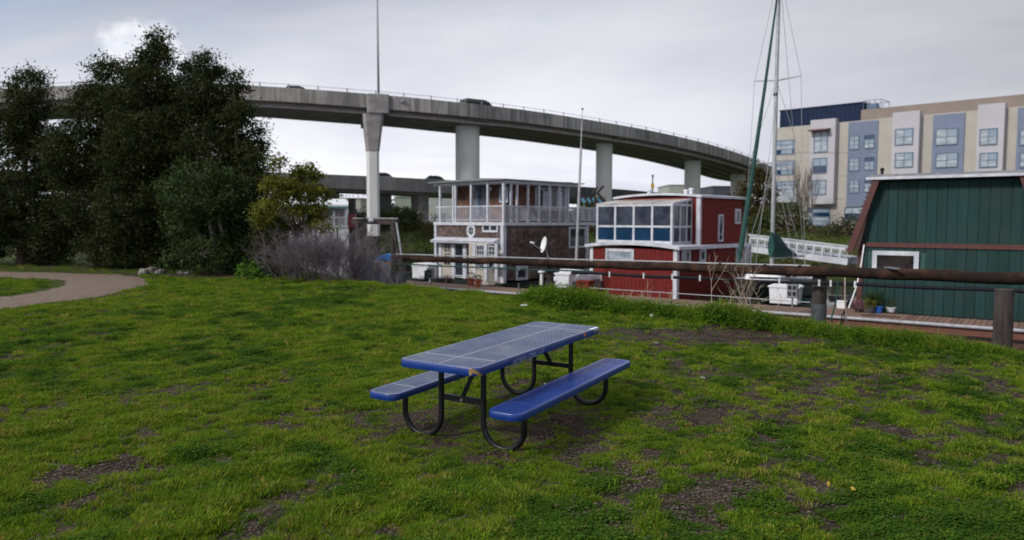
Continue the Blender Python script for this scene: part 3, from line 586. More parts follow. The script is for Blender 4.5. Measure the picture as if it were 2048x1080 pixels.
# ------------------------------------------------------------------ things standing on the dock
def dock_at(px, py, dz=0.0): return DF.I @ G(px, py, DZ+dz)
def dthing(name, label, cat, px, py, rot=0.0, group=None):
    q = dock_at(px, py); return thing(name, label, cat, DF.M @ Matrix.Translation((q.x, q.y, 0)) @ Matrix.Rotation(rot, 4, 'Z'), group)
def dock_box(label, px, py, wd, dp, h, rot=0.0, dome=.10):
    t = dthing('dock_box', label, 'storage box', px, py, rot, 'white dock boxes')
    b = MB(); n = 10
    b.prism([(-wd/2*.94, 0), (wd/2*.94, 0), (wd/2, h*.8), (-wd/2, h*.8)], 'y', -dp/2, dp/2)
    for k in range(n): x = -wd/2*.9+k*wd*.9*2/2/(n-1)*1.0; b.box(x-.012, x+.012, -dp/2-.012, dp/2+.012, .03, h*.76)
    b.build('body', M_['whitep'], t)
    l = MB().prism([(-wd/2-.05, h*.8), (wd/2+.05, h*.8), (wd/2+.05, h*.88), (wd/2*.7, h*.88+dome*.8), (0, h*.88+dome), (-wd/2*.7, h*.88+dome*.8), (-wd/2-.05, h*.88)], 'y', -dp/2-.04, dp/2+.04)
    l.build('lid', M_['whitep'], t, bevel=.012); return t
dock_box('white plastic dock box with ribbed sides left of the big rail pile', 1571, 606, 1.05, .62, .74, 0)
dock_box('white domed dock box in front of the left end of the brown houseboat', 849, 556, 1.15, .7, .80, 0, .12)
dock_box('narrow tall white dock box between the brown and the red houseboat', 1131, 578, .72, .6, .82, 0, .05)
def pedestal(px, py, label, h=.95):
    t = dthing('power_pedestal', label, 'power pedestal', px, py, 0, 'dock power pedestals'); 
    MB().tube([(0, 0, -.2), (0, 0, h*.55)], .03, 8).build('post', M_['galv'], t)
    bx_ = MB().box(-.17, .17, -.08, .08, h*.5, h*1.02).build('box', M_['tar'] if False else M_['galv'], t, bevel=.015)
    for k in range(2):
        for j in range(2): MB().box(-.12+k*.15, -.03+k*.15, .08, .105, h*(.60+j*.2), h*(.72+j*.2)).build('socket', M_['black'], bx_)
    return t
pedestal(1584, 626, 'grey electric pedestal in front of the ribbed white dock box', 1.0); pedestal(861, 577, 'grey electric pedestal in front of the brown houseboat door', .9)
pl = dthing('dock_light', 'slim white dock post light left of the dark middle pile', 'post light', 1083, 571)
MB().tube([(0, 0, 0), (0, 0, .62)], .075, 10).build('post', M_['whitep'], pl); MB().lathe([(.16, 0), (.17, .05), (.10, .13), (.02, .16)], (0, 0, .62), 12).build('cap', M_['whitep'], pl)
def leafball(name, par, c, r, n, size, m, seed, up=.3):
    q = np.random.default_rng(seed); d = q.normal(size=(n, 3)); d /= np.linalg.norm(d, axis=1)[:, None]; C = np.array(c)+d*np.array(r)*q.uniform(.45, 1, (n, 1))**.6
    return leaves(name, C, size, m, par, seed)
def leaves(name, C, size, m, par=None, seed=0, asp=.5, kind=None):
    q = np.random.default_rng(seed); n = len(C); a = q.normal(size=(n, 3)); a /= np.linalg.norm(a, axis=1)[:, None]; b = q.normal(size=(n, 3)); b -= a*(a*b).sum(1)[:, None]; b /= np.linalg.norm(b, axis=1)[:, None]
    s = (size*q.uniform(.6, 1.3, (n, 1))); V = np.stack([C-a*s*.5, C+b*s*asp*.5, C+a*s*.5, C-b*s*asp*.5], 1).reshape(-1, 3); i = np.arange(n)[:, None]*4
    return fast(name, V, i+np.arange(4)[None, :], m, par, kind)
def pot(label, px, py, r, h, mpot, mleaf, lr, ln, ls, seed, lz=.6, spiky=False):
    t = dthing('potted_plant', label, 'potted plant', px, py, 0, 'potted plants on the dock')
    MB().lathe([(r*.72, 0), (r*.95, h*.85), (r*1.08, h*.86), (r*1.08, h), (r*.9, h), (r*.85, h*.9)], n=14).build('pot', mpot, t, smooth='auto')
    if spiky:
        b = MB(); g3 = random.Random(seed)
        for k in range(70):
            a = g3.uniform(0, 6.28); l = lr*g3.uniform(.6, 1.1)*1.4; e = g3.uniform(.25, 1.3); p1 = Vector((math.cos(a)*math.cos(e)*l*.6, math.sin(a)*math.cos(e)*l*.6, math.sin(e)*l*.7+h)); p2 = Vector((math.cos(a)*math.cos(e)*l*1.1, math.sin(a)*math.cos(e)*l*1.1, math.sin(e)*l*.8+h))
            b.tube([(0, 0, h*.8), p1, p2], [.014, .010, .003], 3, False)
        b.build('foliage', mleaf, t)
    else: leafball('foliage', t, (0, 0, h+lr*lz), (lr, lr, lr*.8), ln, ls, mleaf, seed)
    return t
pot('red flower pot on the deck rail by the left door of the brown houseboat', 893, 566, .12, .22, M_['redtrim'], M_['leaf_mid'], .12, 80, .05, 1)
pot('terracotta pot with grey-green plant in front of the dark glass door', 942, 571, .19, .34, M_['terra'], M_['leaf_far'], .22, 220, .06, 2)
pot('square brown pot with leafy plant, right of the terracotta pot', 957, 574, .19, .32, M_['terra'], M_['leaf_mid'], .19, 200, .06, 3)
pot('spiky green grass plant in a dark pot by the green house wall', 1749, 619, .17, .25, M_['black'], M_['leaf_mid'], .42, 0, 0, 4, spiky=True)
pot('plum coloured succulents in a low bowl left of the spiky plant', 1718, 624, .17, .14, M_['pile'], M_['succ'], .26, 330, .07, 5, .25)
pot('pale green leafy plant in a grey pot between succulents and blue pot', 1740, 626, .14, .2, M_['tar'], M_['leaf_yel'], .20, 200, .08, 6)
pot('small green plant in a bright blue pot on the dock', 1757, 626, .14, .24, mat('blue_pot', (.02, .10, .40), rough=.4), M_['leaf_mid'], .14, 120, .06, 7)
pot('white pot with low pale plant, right of the blue pot', 1782, 624, .15, .16, M_['whitep'], M_['leaf_far'], .18, 160, .06, 8)
hs = dthing('garden_hose', 'coiled dark green garden hose lying beside the ribbed dock box', 'hose', 1612, 606)
MB().tube([((.34+.05*math.sin(k*.9))*math.cos(k*.35), (.22+.03*math.sin(k*1.3))*math.sin(k*.35), .03+k*.0016) for k in range(80)], .018, 6).build('coil', M_['canvas'], hs, smooth=True)
# hoses and cables hanging from the rail
def hang(name, label, cat, m, pts, r):
    q = [P(a, b, y) for a, b, y in pts]; o = q[-1].copy(); t = thing(name, label, cat, o); cu = []
    for i in range(len(q)-1):
        p0, p1, p2, p3 = q[max(i-1, 0)], q[i], q[i+1], q[min(i+2, len(q)-1)]
        for k in range(6): s = k/6; cu.append(.5*((2*p1)+(p2-p0)*s+(2*p0-5*p1+4*p2-p3)*s*s+(3*p1-p0-3*p2+p3)*s**3)-o)
    cu.append(q[-1]-o); MB().tube(cu, r, 6).build('line', m, t, smooth=True); return t
hang('water_hose', 'green hose hanging from the rail right of the big pile', 'hose', M_['canvas'], [(1676, 562, 15.9), (1674, 590, 15.9), (1668, 618, 15.9), (1663, 640, 15.9), (1672, 652, 15.9), (1678, 665, 15.9)], .018)
hang('rope', 'pale frayed rope hanging down to the mud below the rail', 'rope', M_['twigw'], [(1690, 556, 15.8), (1690, 590, 15.8), (1691, 620, 15.8), (1694, 645, 15.8), (1699, 662, 15.8)], .016)
hang('power_cable', 'black cable loop hanging under the rail beside the pale rope', 'cable', M_['black'], [(1690, 618, 15.7), (1684, 632, 15.7), (1682, 650, 15.7), (1687, 640, 15.7), (1690, 622, 15.7)], .012)
hang('mooring_line', 'white line slanting down from the green house to the dock', 'rope', M_['whitep'], [(1728, 490, 24.6), (1722, 530, 24.3), (1712, 575, 24.0), (1697, 617, 23.6)], .022)
# ------------------------------------------------------------------ houseboats
HA = math.atan2(.72, .694)                      # local x: receding right face, local y: left face
def panel(mb, ax, v, r, th):                    # slab standing th proud of plane ax=v (towards -ax)
    u0, u1, z0, z1 = r
    if ax == 'x': mb.box(v-th, v, u0, u1, z0, z1)
    else: mb.box(u0, u1, v-th, v, z0, z1)
    return mb
def frame_rect(mb, ax, v, r, fw, th):
    u0, u1, z0, z1 = r
    for q in ((u0-fw, u0, z0-fw, z1+fw), (u1, u1+fw, z0-fw, z1+fw), (u0, u1, z1, z1+fw), (u0, u1, z0-fw, z0)): panel(mb, ax, v, q, th)
    return mb
def window(par, ax, v, r, nx, ny, mf, mg, fw=.06, bar=.03, th=.05, xs=None, zs=None, label=None, name='window'):
    u0, u1, z0, z1 = r; r = (u0+fw, u1-fw, z0+fw, z1-fw); f = frame_rect(MB(), ax, v, r, fw, th); u0, u1, z0, z1 = r
    ux = [u0+(u1-u0)*k/nx for k in range(nx+1)] if xs is None else [u0]+[u0+(u1-u0)*k for k in xs]+[u1]
    uz = [z0+(z1-z0)*k/ny for k in range(ny+1)] if zs is None else [z0]+[z0+(z1-z0)*k for k in zs]+[z1]
    for a in ux[1:-1]: panel(f, ax, v, (a-bar/2, a+bar/2, z0, z1), th*.9)
    for a in uz[1:-1]: panel(f, ax, v, (u0, u1, a-bar/2, a+bar/2), th*.8)
    o = f.build(name, mf, par, label=label)
    mgs = mg if isinstance(mg, list) else [mg]
    k = 0
    for i in range(len(ux)-1):
        for j in range(len(uz)-1):
            panel(MB(), ax, v, (ux[i]+bar/2, ux[i+1]-bar/2, uz[j]+bar/2, uz[j+1]-bar/2), th*.35).build('pane', mgs[k % len(mgs)], o); k += 1
    return o
# ---- brown shingled houseboat
c1 = P(1007, 566, 37.6); H1 = Fr(Vector((c1.x, c1.y, c1.z)), HA)
h1 = thing('brown_houseboat', 'two-storey brown shingled houseboat with white posts and a balcony round the upper floor', 'houseboat', H1.M)
yl = H1.at(873, 500, 'x', 0).y; xr = H1.at(1173, 500, 'y', 0).x
zd = (H1.at(1007, 446, 'x', 0).z)               # upper deck level
zt = H1.at(1007, 365, 'x', 0).z                 # underside of roof
MB().box(.0, xr, .0, yl, .10, zd-.13).build('wall', M_['shingle'], h1)
MB().box(-.3, xr+.2, -.25, yl+.2, -.75, .0).build('hull', M_['hulld'], h1)
MB().box(-.12, xr+.95, -.14, yl+.12, zd-.13, zd+.05).build('upper_deck', M_['white'], h1)
# siding courses as real shingles of uneven width
gsh = random.Random(12)
def shin(mb, prof, ax, a, b):
    u = a
    while u < b-.02:
        w_ = min(gsh.uniform(.09, .26), b-u); j = gsh.uniform(-.007, .007); k_ = gsh.uniform(-.008, .008)
        mb.prism([(p_[0]*(1+0*j) if i_ in (0, 3) else p_[0]+k_, p_[1]+(j if i_ < 2 else 0)) for i_, p_ in enumerate(prof)], ax, u, u+w_-.006); u += w_
lap = MB()
for k in range(int((zd-.3)/.145)):
    z = .12+k*.145; shin(lap, [(0, z), (-.026, z), (-.004, z+.145), (0, z+.145)], 'x', .12, xr-.1)
lap.build('shingle_courses', M_['shingle'], h1, kind='stuff')
zs0 = H1.at(940, 479, 'x', 0).z
lap = MB()
for k in range(int((zd-.15-zs0)/.13)):
    z = zs0+.05+k*.13; shin(lap, [(0, z), (-.026, z), (-.004, z+.13), (0, z+.13)], 'y', .12, yl-.1)
lap.build('shingle_courses', M_['shingle'], h1, kind='stuff')
def post1(ax, u, z0, z1, w=.13, off=-.03):
    m = MB(); (m.box(off-w/2, off+w/2, u-w/2, u+w/2, z0, z1) if ax == 'x' else m.box(u-w/2, u+w/2, off-w/2, off+w/2, z0, z1)); m.build('post', M_['white'], h1)
post1('x', yl-.03, .0, zd-.13, .17); post1('x', .02, -.12, zd-.13, .22, .0); post1('y', xr-.05, .0, zd-.13, .18)
# left ground floor front
uA = lambda x: H1.at(x, 500, 'x', 0).y
zb = H1.at(940, 556, 'x', 0).z; zs_ = H1.at(940, 485, 'x', 0).z
MB().box(-.55, .05, uA(1003), uA(876), zs_-.02, zs_+.08).prism([(-.6, zs_+.08), (.05, zs_+.08), (.05, zs_+.26), (-.05, zs_+.26)], 'y', uA(1001), uA(877)).build('awning', M_['white'], h1)
MB().box(-.06, 0, uA(1003), uA(879), zb-.02, zs_-.03).build('front_panel', M_['white'], h1)
def w1(x0, x1, y0, y1, nx, ny, mf, mg, v=-.06, **k): return window(h1, 'x', v, H1.rect(x0, y0, x1, y1, 'x', v), nx, ny, mf, mg, **k)
for x in (882, 907.5, 930.5, 955): panel(MB(), 'x', -.06, H1.rect(x-2.6, 486, x+2.6, 557, 'x', -.06), .07).build('post', M_['white'], h1)
panel(MB(), 'x', -.06, H1.rect(885, 487, 905, 556, 'x', -.06), .02).build('door', M_['cream'], h1)
w1(888.5, 902, 487, 504, 2, 3, M_['cream'], M_['gloss'], v=-.08, fw=.04); w1(888.5, 902, 506, 531, 2, 2, M_['cream'], M_['gloss'], v=-.08, fw=.04)
w1(910, 928, 486, 552, 1, 1, M_['white'], M_['gloss'], fw=.05); w1(933, 952.5, 486, 552, 1, 1, M_['white'], M_['gloss'], fw=.05)
# projecting bay
by0, by1 = uA(1002), uA(955); MB().prism([(-.62, by0+.35), (-.62, by1-.0), (-.06, by1), (-.06, by0)], 'z', zb-.22, zs_-.0).build('bay', M_['cream'], h1)
def w1b(x0, x1, y0, y1, nx, ny, **k): return window(h1, 'x', -.62, H1.rect(x0, y0, x1, y1, 'x', -.62), nx, ny, M_['white'], M_['gloss'], fw=.035, **k)
w1b(954, 969, 490, 511, 3, 2); w1b(978, 991, 492, 511, 2, 2); w1b(953.5, 969, 519, 538, 3, 1); w1b(977.5, 990, 520, 538, 1, 1)
for x in (949.5, 972.5, 993.5):
    panel(MB(), 'x', -.62, H1.rect(x-2.8, 487, x+2.4, 562, 'x', -.62), .05).build('post', M_['white'], h1)
# octagonal window and small window
oc = H1.at(943.3, 461.5, 'x', -.03); ro, ri = .34, .20
def octo(r, sy=1.15): return [(oc.y+r*math.cos(R_(22.5+45*k)), oc.z+r*sy*math.sin(R_(22.5+45*k))) for k in range(8)]
m_ = MB(); a, b = octo(ro), octo(ri)
for k in range(8): m_.prism([a[k], a[(k+1) % 8], b[(k+1) % 8], b[k]], 'x', -.09, -.02)
m_.box(-.08, -.03, oc.y-.012, oc.y+.012, oc.z-ri, oc.z+ri).box(-.075, -.03, oc.y-ri, oc.y+ri, oc.z-.012, oc.z+.012)
ow = m_.build('octagonal_window', M_['white'], h1); MB().prism(octo(ri+.01), 'x', -.05, -.02).build('pane', M_['gloss'], ow)
window(h1, 'x', -.02, H1.rect(966, 447.5, 997.5, 464.5, 'x', 0), 2, 1, M_['white'], M_['gloss'], fw=.10, bar=.10)
# right face windows
def w1r(x0, x1, y0, y1, nx, ny, v=-.02, **k): return window(h1, 'y', v, H1.rect(x0, y0, x1, y1, 'y', v), nx, ny, M_['white'], M_['gloss'], **k)
w1r(1137, 1171, 453.5, 495.5, 2, 1, fw=.11, bar=.12); w1r(1031, 1054.5, 531, 560, 1, 1, fw=.14, v=-.03)
# upper storey
sb = 1.0; yu = H1.at(912, 400, 'x', sb).y; xu = H1.at(1131, 400, 'y', sb).x
MB().box(sb, xu, sb, yu, zd+.05, zt).build('upper_wall', M_['shingle_b'], h1)
lap = MB()
for k in range(int((zt-zd-.1)/.15)):
    z = zd+.06+k*.15
    for ax_, e_ in (('y', yu), ('x', xu)): shin(lap, [(sb, z), (sb-.026, z), (sb-.004, z+.15), (sb, z+.15)], ax_, sb, e_)
lap.build('shingle_courses', M_['shingle_b'], h1, kind='stuff')
xe = H1.at(1159, 380, 'y', -.05).x
MB().box(-.10, xe, -.12, yl+.1, zt-.02, zt+.13).build('fascia', M_['white'], h1)
MB().prism([(-.30, zt+.13), (-.30, zt+.18), (1.2, zt+.25), (yl*.7, zt+.22), (yl+.35, zt+.18), (yl+.35, zt+.13)], 'x', -.32, xe+.15).build('roof', M_['roofg'], h1)
for x in (880.5, 907, 911.5, 942.5, 975.7): post1('x', H1.at(x, 400, 'x', -.03).y, zd+.05, zt-.02, .105)
post1('x', -.03, zd+.05, zt-.02, .13)
for x in (1022, 1034, 1056, 1078, 1099, 1119, 1136): post1('y', H1.at(x, 400, 'y', -.03).x, zd+.05, zt-.02, .095)
for x, y in ((xu-.05, sb-.05), (sb-.05, yu-.05)): MB().box(x-.06, x+.06, y-.06, y+.06, zd+.05, zt).build('corner_board', M_['white'], h1)
zr = H1.at(940, 412.5, 'x', -.03).z; xend = xr+.9
MB().box(-.06, 0, 0, yl, zr-.04, zr+.02).box(0, xend, -.06, 0, zr-.04, zr+.02).box(-.05, -.01, 0, yl, zd+.12, zd+.16).box(0, xend, -.05, -.01, zd+.12, zd+.16).box(xend-.05, xend, 0, 2.2, zr-.04, zr+.02).build('handrail', M_['white'], h1)
bl = MB()
for k in range(int(yl/.115)): bl.box(-.045, -.018, .06+k*.115, .087+k*.115, zd+.14, zr-.03)
for k in range(int(xend/.115)): bl.box(.06+k*.115, .087+k*.115, -.045, -.018, zd+.14, zr-.03)
for k in range(18): bl.box(xend-.045, xend-.018, .06+k*.115, .087+k*.115, zd+.14, zr-.03)
bl.build('balusters', M_['white'], h1, kind='stuff')
MB().box(xend-.06, xend+.02, -.08, 0, zd+.05, zr+.05).build('post', M_['white'], h1)
MB().lathe([(.42, 0), (.45, .02), (.45, .05), (.42, .06)], (xr+.05, .9, zd+.62), 16).tube([(xr+.05, .9, zd+.05), (xr+.05, .9, zd+.62)], .04, 8).build('balcony_table', M_['white'], h1)
dr = H1.rect(948, 371, 972, 438, 'x', sb); d_ = panel(MB(), 'x', sb, dr, .04).build('door', mat('grey_blue_door', (.10, .13, .18), rough=.4), h1)
window(h1, 'x', sb-.04, H1.rect(958, 374, 970.5, 436, 'x', sb), 1, 1, M_['bframe'], M_['navygl'], fw=.04)
for x in (948.5, 981.5): q = H1.at(x, 378, 'x', sb-.1); MB().ball((q.x, q.y, q.z), (.06, .06, .12), 8).build('wall_lamp', M_['white'], h1, smooth=True)
window(h1, 'x', sb-.03, H1.rect(1000.5, 374, 1017, 405, 'x', sb), 1, 2, mat('pale_blue_frame', (.40, .50, .62), rough=.5), M_['gloss'], fw=.08, bar=.08)
window(h1, 'y', sb-.03, H1.rect(1069, 376, 1129, 420.5, 'y', sb), 4, 1, M_['white'], [M_['gloss'], M_['blind'], M_['gloss'], M_['blind']], fw=.10, bar=.16)
# ---- red houseboat
c2 = P(1352, 596, 32.0); c2.z = -1.45; H2 = Fr(c2, HA)
h2 = thing('red_houseboat', 'dark red two-storey houseboat with a white framed glass sunroom on its upper deck', 'houseboat', H2.M)
yl2 = H2.at(1182, 540, 'x', 0).y; xr2 = H2.at(1490, 510, 'y', 0).x; zr2 = H2.at(1352, 495, 'x', 0).z
MB().box(0, xr2, 0, yl2, -.3, zr2-.10).build('wall', M_['red'], h2)
gro = MB()
for k in range(int(yl2/.20)): gro.box(-.018, 0, .10+k*.20, .285+k*.20, -.1, zr2-.12)
for k in range(int(xr2/.20)): gro.box(.12+k*.20, .305+k*.20, -.018, 0, -.1, zr2-.12)
gro.build('siding_strips', M_['red'], h2, kind='stuff')
def arch(mb, u0, u1, z0, rise, th, a, b, ax='y', n=14):     # curved roof: profile along ax, extruded along the other horizontal axis
    po = []
    for k in range(n+1): t = k/n; po.append((u0+(u1-u0)*t, z0+rise*4*t*(1-t)+th))
    for k in range(n, -1, -1): t = k/n; po.append((u0+(u1-u0)*t, z0+rise*4*t*(1-t)))
    return mb.prism(po, 'x', a, b)
arch(MB(), -.25, yl2+.22, zr2-.10, .16, .14, -.22, xr2+.15).build('lower_roof', M_['white'], h2)
MB().box(-.05, .14, -.05, .14, -.35, zr2-.1).build('corner_board', M_['white'], h2); MB().box(-.05, .12, yl2-.14, yl2+.04, -.3, zr2-.1).build('corner_board', M_['white'], h2)
MB().box(xr2-.12, xr2+.05, -.05, .1, -.3, zr2-.1).build('corner_board', M_['white'], h2)
def w2(ax, x0, x1, y0, y1, nx, ny, v=-.02, mg=None, **k): return window(h2, ax, v, H2.rect(x0, y0, x1, y1, ax, v), nx, ny, M_['white'], mg or M_['gloss'], **k)
w2('x', 1211.7, 1268.5, 497.5, 527, 2, 1, fw=.13, mg=M_['blind'])
w2('y', 1363, 1379.5, 500.5, 525, 2, 1, fw=.09, mg=[M_['blind'], M_['gloss']]); w2('y', 1398.5, 1410.5, 498, 523.5, 1, 1, fw=.10); w2('y', 1471, 1482, 493, 525, 1, 1, fw=.10)
q = H2.rect(1195, 549, 1206.5, 562, 'x', -.02); MB().box(-.16, -.02, q[0], q[1], q[2], q[3]).build('meter_box', M_['cream'], h2, bevel=.02)
q = H2.at(1200.5, 567.5, 'x', -.05); MB().ball((q.x, q.y, q.z), (.05, .10, .10), 8).build('meter', M_['galv'], h2, smooth=True)
# upper block
ux0 = H2.at(1398, 480, 'y', .05).x; uy0 = .05
zu0 = zr2+.05; zu1 = H2.at(1400, 394, 'y', uy0).z; ux1 = H2.at(1484, 450, 'y', uy0).x; uy1 = yl2-.15
MB().box(ux0, ux1, uy0, uy1, zu0-.1, zu1).build('upper_wall', M_['red'], h2)
gro = MB()
for k in range(int((ux1-ux0-.2)/.22)): gro.box(ux0+.16+k*.22, ux0+.365+k*.22, uy0-.018, uy0, zu0, zu1-.02)
gro.build('siding_strips', M_['red'], h2, kind='stuff')
arch(MB(), uy0-.15, uy1+.25, zu1-.02, .14, .10, ux0-.12, ux1+.12).build('upper_roof', M_['white'], h2)
MB().box(ux0-.05, ux0+.10, uy0-.05, uy0+.14, zu0-.1, zu1).build('corner_board', M_['white'], h2)
window(h2, 'y', uy0-.02, H2.rect(1435, 429, 1444.5, 483, 'y', uy0), 1, 2, M_['white'], M_['gloss'], fw=.07, zs=[.25])
window(h2, 'y', uy0-.02, H2.rect(1468.5, 418, 1479, 447.5, 'y', uy0), 1, 1, M_['white'], M_['gloss'], fw=.09)
MB().box(xr2-.2, xr2+.6, -.1, .9, zr2, zr2+.05).build('rear_deck', M_['white'], h2)
for x, y in ((1494, .2), (1500, .0)):
    q = H2.at(x, 510, 'y', 0).x; MB().box(q-.05, q+.05, -.05, .05, -.2, zr2).build('post', M_['white'], h2)
q = H2.at(1489, 470, 'y', .4).x; MB().box(q-.35, q+.25, .4, 1.2, zr2+.05, H2.at(1489, 449, 'y', .4).z).build('roof_locker', M_['white'], h2)
# sunroom
sx0 = .30; sy0 = H2.at(1343, 480, 'x', sx0).y; sy1 = H2.at(1194, 470, 'x', sx0).y; zs1 = H2.at(1343, 408, 'x', sx0).z; zs0 = zr2+.12
zsb = zu1-.12
fr = MB(); sp = .05
uz = [zs0+.13, zs0+.13+(zs1-zs0-.2)*.41, zs1-.07]
cols = [sy0]+[H2.at(x, 440, 'x', sx0).y for x in (1304, 1267, 1230)]+[sy1]
sun_ = MB()
for c in cols: sun_.box(sx0, sx0+.10, c-sp, c+sp, zs0, zs1)
for z, h_ in ((zs0+.06, .07), (uz[1], .045), (zs1-.03, .05)): sun_.box(sx0+.01, sx0+.09, sy0, sy1, z-h_, z+h_)
ys_ = sy0; sxe = ux0
xc = [sx0]+[H2.at(x, 450, 'y', ys_).x for x in (1359, 1372)]+[sxe]
for c in xc: t = (c-sx0)/(sxe-sx0); sun_.box(c-.035, c+.035, ys_-.05, ys_+.05, zs0, zs1+(zsb-zs1)*t)
for z in (zs0+.06, uz[1], zs1-.03): sun_.box(sx0, sxe, ys_-.045, ys_+.045, z-.045, z+.045)
sun_.prism([(sx0, zs1-.02), (sxe, zsb-.02), (sxe, zsb+.07), (sx0, zs1+.07)], 'y', ys_-.06, ys_+.06)
sun_.prism([(sx0, zs1-.02), (sxe, zsb-.02), (sxe, zsb+.07), (sx0, zs1+.07)], 'y', sy1-.06, sy1+.06)
sr = sun_.build('sunroom', M_['white'], h2)
for i in range(4):
    a, b = cols[i]+sp, cols[i+1]-sp; MB().box(sx0+.04, sx0+.06, min(a, b), max(a, b), zs0+.12, uz[1]-.04).build('pane', M_['bluegl'], sr); MB().box(sx0+.04, sx0+.06, min(a, b), max(a, b), uz[1]+.04, zs1-.07).build('pane', M_['navygl'], sr)
    MB().prism([(sx0+.02, zs1+.03), (sxe, zsb+.03), (sxe, zsb+.06), (sx0+.02, zs1+.06)], 'y', min(a, b), max(a, b)).build('roof_panel', M_['roofm'], sr)
for i in range(3):
    a, b = xc[i]+.035, xc[i+1]-.035; MB().box(a, b, ys_-.01, ys_+.01, zs0+.1, uz[1]-.04).build('pane', M_['navygl'], sr); MB().box(a, b, ys_-.01, ys_+.01, uz[1]+.04, zs1-.07).build('pane', M_['navygl'], sr)
    t0, t1 = (a-sx0)/(sxe-sx0), (b-sx0)/(sxe-sx0); MB().prism([(a, zs1+.01), (b, zs1+.01), (b, zs1+(zsb-zs1)*t1-.02), (a, zs1+(zsb-zs1)*t0-.02)], 'y', ys_-.01, ys_+.01).build('pane', M_['navygl'], sr)
for x, y in ((2.4, 1.2), (3.6, 2.2), (1.9, 3.2)): MB().lathe([(.09, 0), (.09, .25), (.13, .26), (.13, .32), (.01, .36)], (ux0+x-1.2, y, zu1+.12), 8).build('roof_vent', M_['whitep'], h2)
# ---- green gambrel house, right
c3 = P(1706, 612, 26.6); c3.z = DZ-.1; GA = math.atan2(-.60, .80); H3 = Fr(c3, GA)       # local x to the right along the gable wall, face at y=0
h3 = thing('green_house', 'dark green board-sided floating house with red trim and steep shingled roof', 'houseboat', H3.M)
z_b0 = H3.at(1740, 493.5, 'y', 0).z; z_b1 = H3.at(1740, 484.5, 'y', 0).z; ztop = H3.at(1752, 364, 'y', 0).z
GW = 5.6; xin = H3.at(1757, 366, 'y', 0).x; xw = .14; GD = 6.0
outl = [(xw, 0), (GW-xw, 0), (GW-xw, z_b0), (GW-xin, ztop), (xin, ztop), (xw, z_b0)]
MB().prism(outl, 'y', .04, GD).build('wall', mat('green_backing', (.02, .07, .062), rough=.7), h3)
bwid = .30; nb = int((GW-2*xw)/bwid)
def roofx(z): return xw if z <= z_b1 else xw+(xin-xw)*(z-z_b1)/(ztop-z_b1)
wr = H3.rect(1745, 502, 1838, 546, 'y', 0)
for k in range(nb+1):
    a = xw+k*bwid; b = min(a+bwid-.022, GW-xw)
    if b-a < .05: continue
    segs = [(0.0, z_b0)]
    if b > wr[0] and a < wr[1]: segs = [(0.0, wr[2]-.0), (wr[3], z_b0)]
    for z0, z1 in segs: MB().box(a, b, 0, .04, z0, z1).build('board', M_['green'], h3)
    # upper boards cut to the roof slope
    def top(x):
        x = min(x, GW-x); return ztop if x >= xin else (z_b1+(x-xw)/(xin-xw)*(ztop-z_b1))
    if top(a) > z_b1+.02 or top(b) > z_b1+.02:
        MB().prism([(a, z_b1), (b, z_b1), (b, max(top(b), z_b1+.01)), (a, max(top(a), z_b1+.01))], 'y', 0, .04).build('board', M_['green'], h3)
MB().box(xw-.02, GW-xw+.02, -.05, .03, z_b0, z_b1).build('trim_board', M_['redtrim'], h3)
for x in (xw-.03, GW-xw-.15): MB().box(x, x+.18, -.045, .05, -.1, z_b0).build('corner_board', M_['redtrim'], h3)
ov = .35
rs = H3.at(1693, 500, 'y', -ov)
for s, nm in ((0, 'roof'), (1, 'roof')):
    f = (lambda x: x) if s == 0 else (lambda x: GW-x)
    p = [(f(rs.x), rs.z-.05), (f(xin-.05), ztop+.05), (f(xin+.10), ztop+.05), (f(xw+.12), z_b0-.25)]
    MB().prism([(f(rs.x+.02), rs.z), (f(xin-.10), ztop+.06), (f(xin-.02), ztop+.06), (f(xw+.06), rs.z)], 'y', -ov, GD+.2).build(nm, mat('dark_shingle_roof', (.035, .022, .022), (.07, .04, .04), 6, .9, bump=.8) if s == 0 else bpy.data.materials['dark_shingle_roof'], h3)
    MB().prism([(f(rs.x), rs.z-.06), (f(xin-.12), ztop+.03), (f(xin+.10), ztop+.03), (f(rs.x+.20), rs.z-.10)], 'y', -ov-.04, -ov+.0).build('barge_board', M_['redtrim'], h3)
shg = MB()
for k in range(16):
    t = k/16; x = rs.x+(xin-.10-rs.x)*t; z = rs.z+(ztop+.06-rs.z)*t; shg.box(x-.045, x+.03, -ov-.02, GD, z, z+.05)
shg.build('shingle_courses', bpy.data.materials['dark_shingle_roof'], h3, kind='stuff')
MB().box(xin-.32, GW-xin+.32, -ov-.12, GD+.2, ztop+.06, ztop+.15).build('eave', M_['white'], h3)
MB().box(xin-.2, GW-xin+.2, -ov, GD+.1, ztop+.15, ztop+.24).build('upper_roof', M_['roofg'], h3)
q = H3.at(1764, 352, 'y', .6); MB().lathe([(.05, 0), (.05, .22), (.07, .22), (.07, .30), (.01, .34)], (q.x, .6, ztop+.2), 8).build('vent_pipe', M_['black'], h3)
window(h3, 'y', -.02, wr, 1, 1, M_['white'], mat('dark_curtained_glass', (.035, .028, .03), (.012, .012, .014), 1.1, .12, lo=.45, hi=.55), fw=.15, th=.06)
MB().box(-.6, GW+.6, -.25, GD, -.5, -.06).build('float', M_['hulld'], h3)
MB().box(-.35, -.1, -.02, .35, 0, .32).box(-.5, -.1, .1, .5, .32, .36).build('step_box', M_['black'], h3)
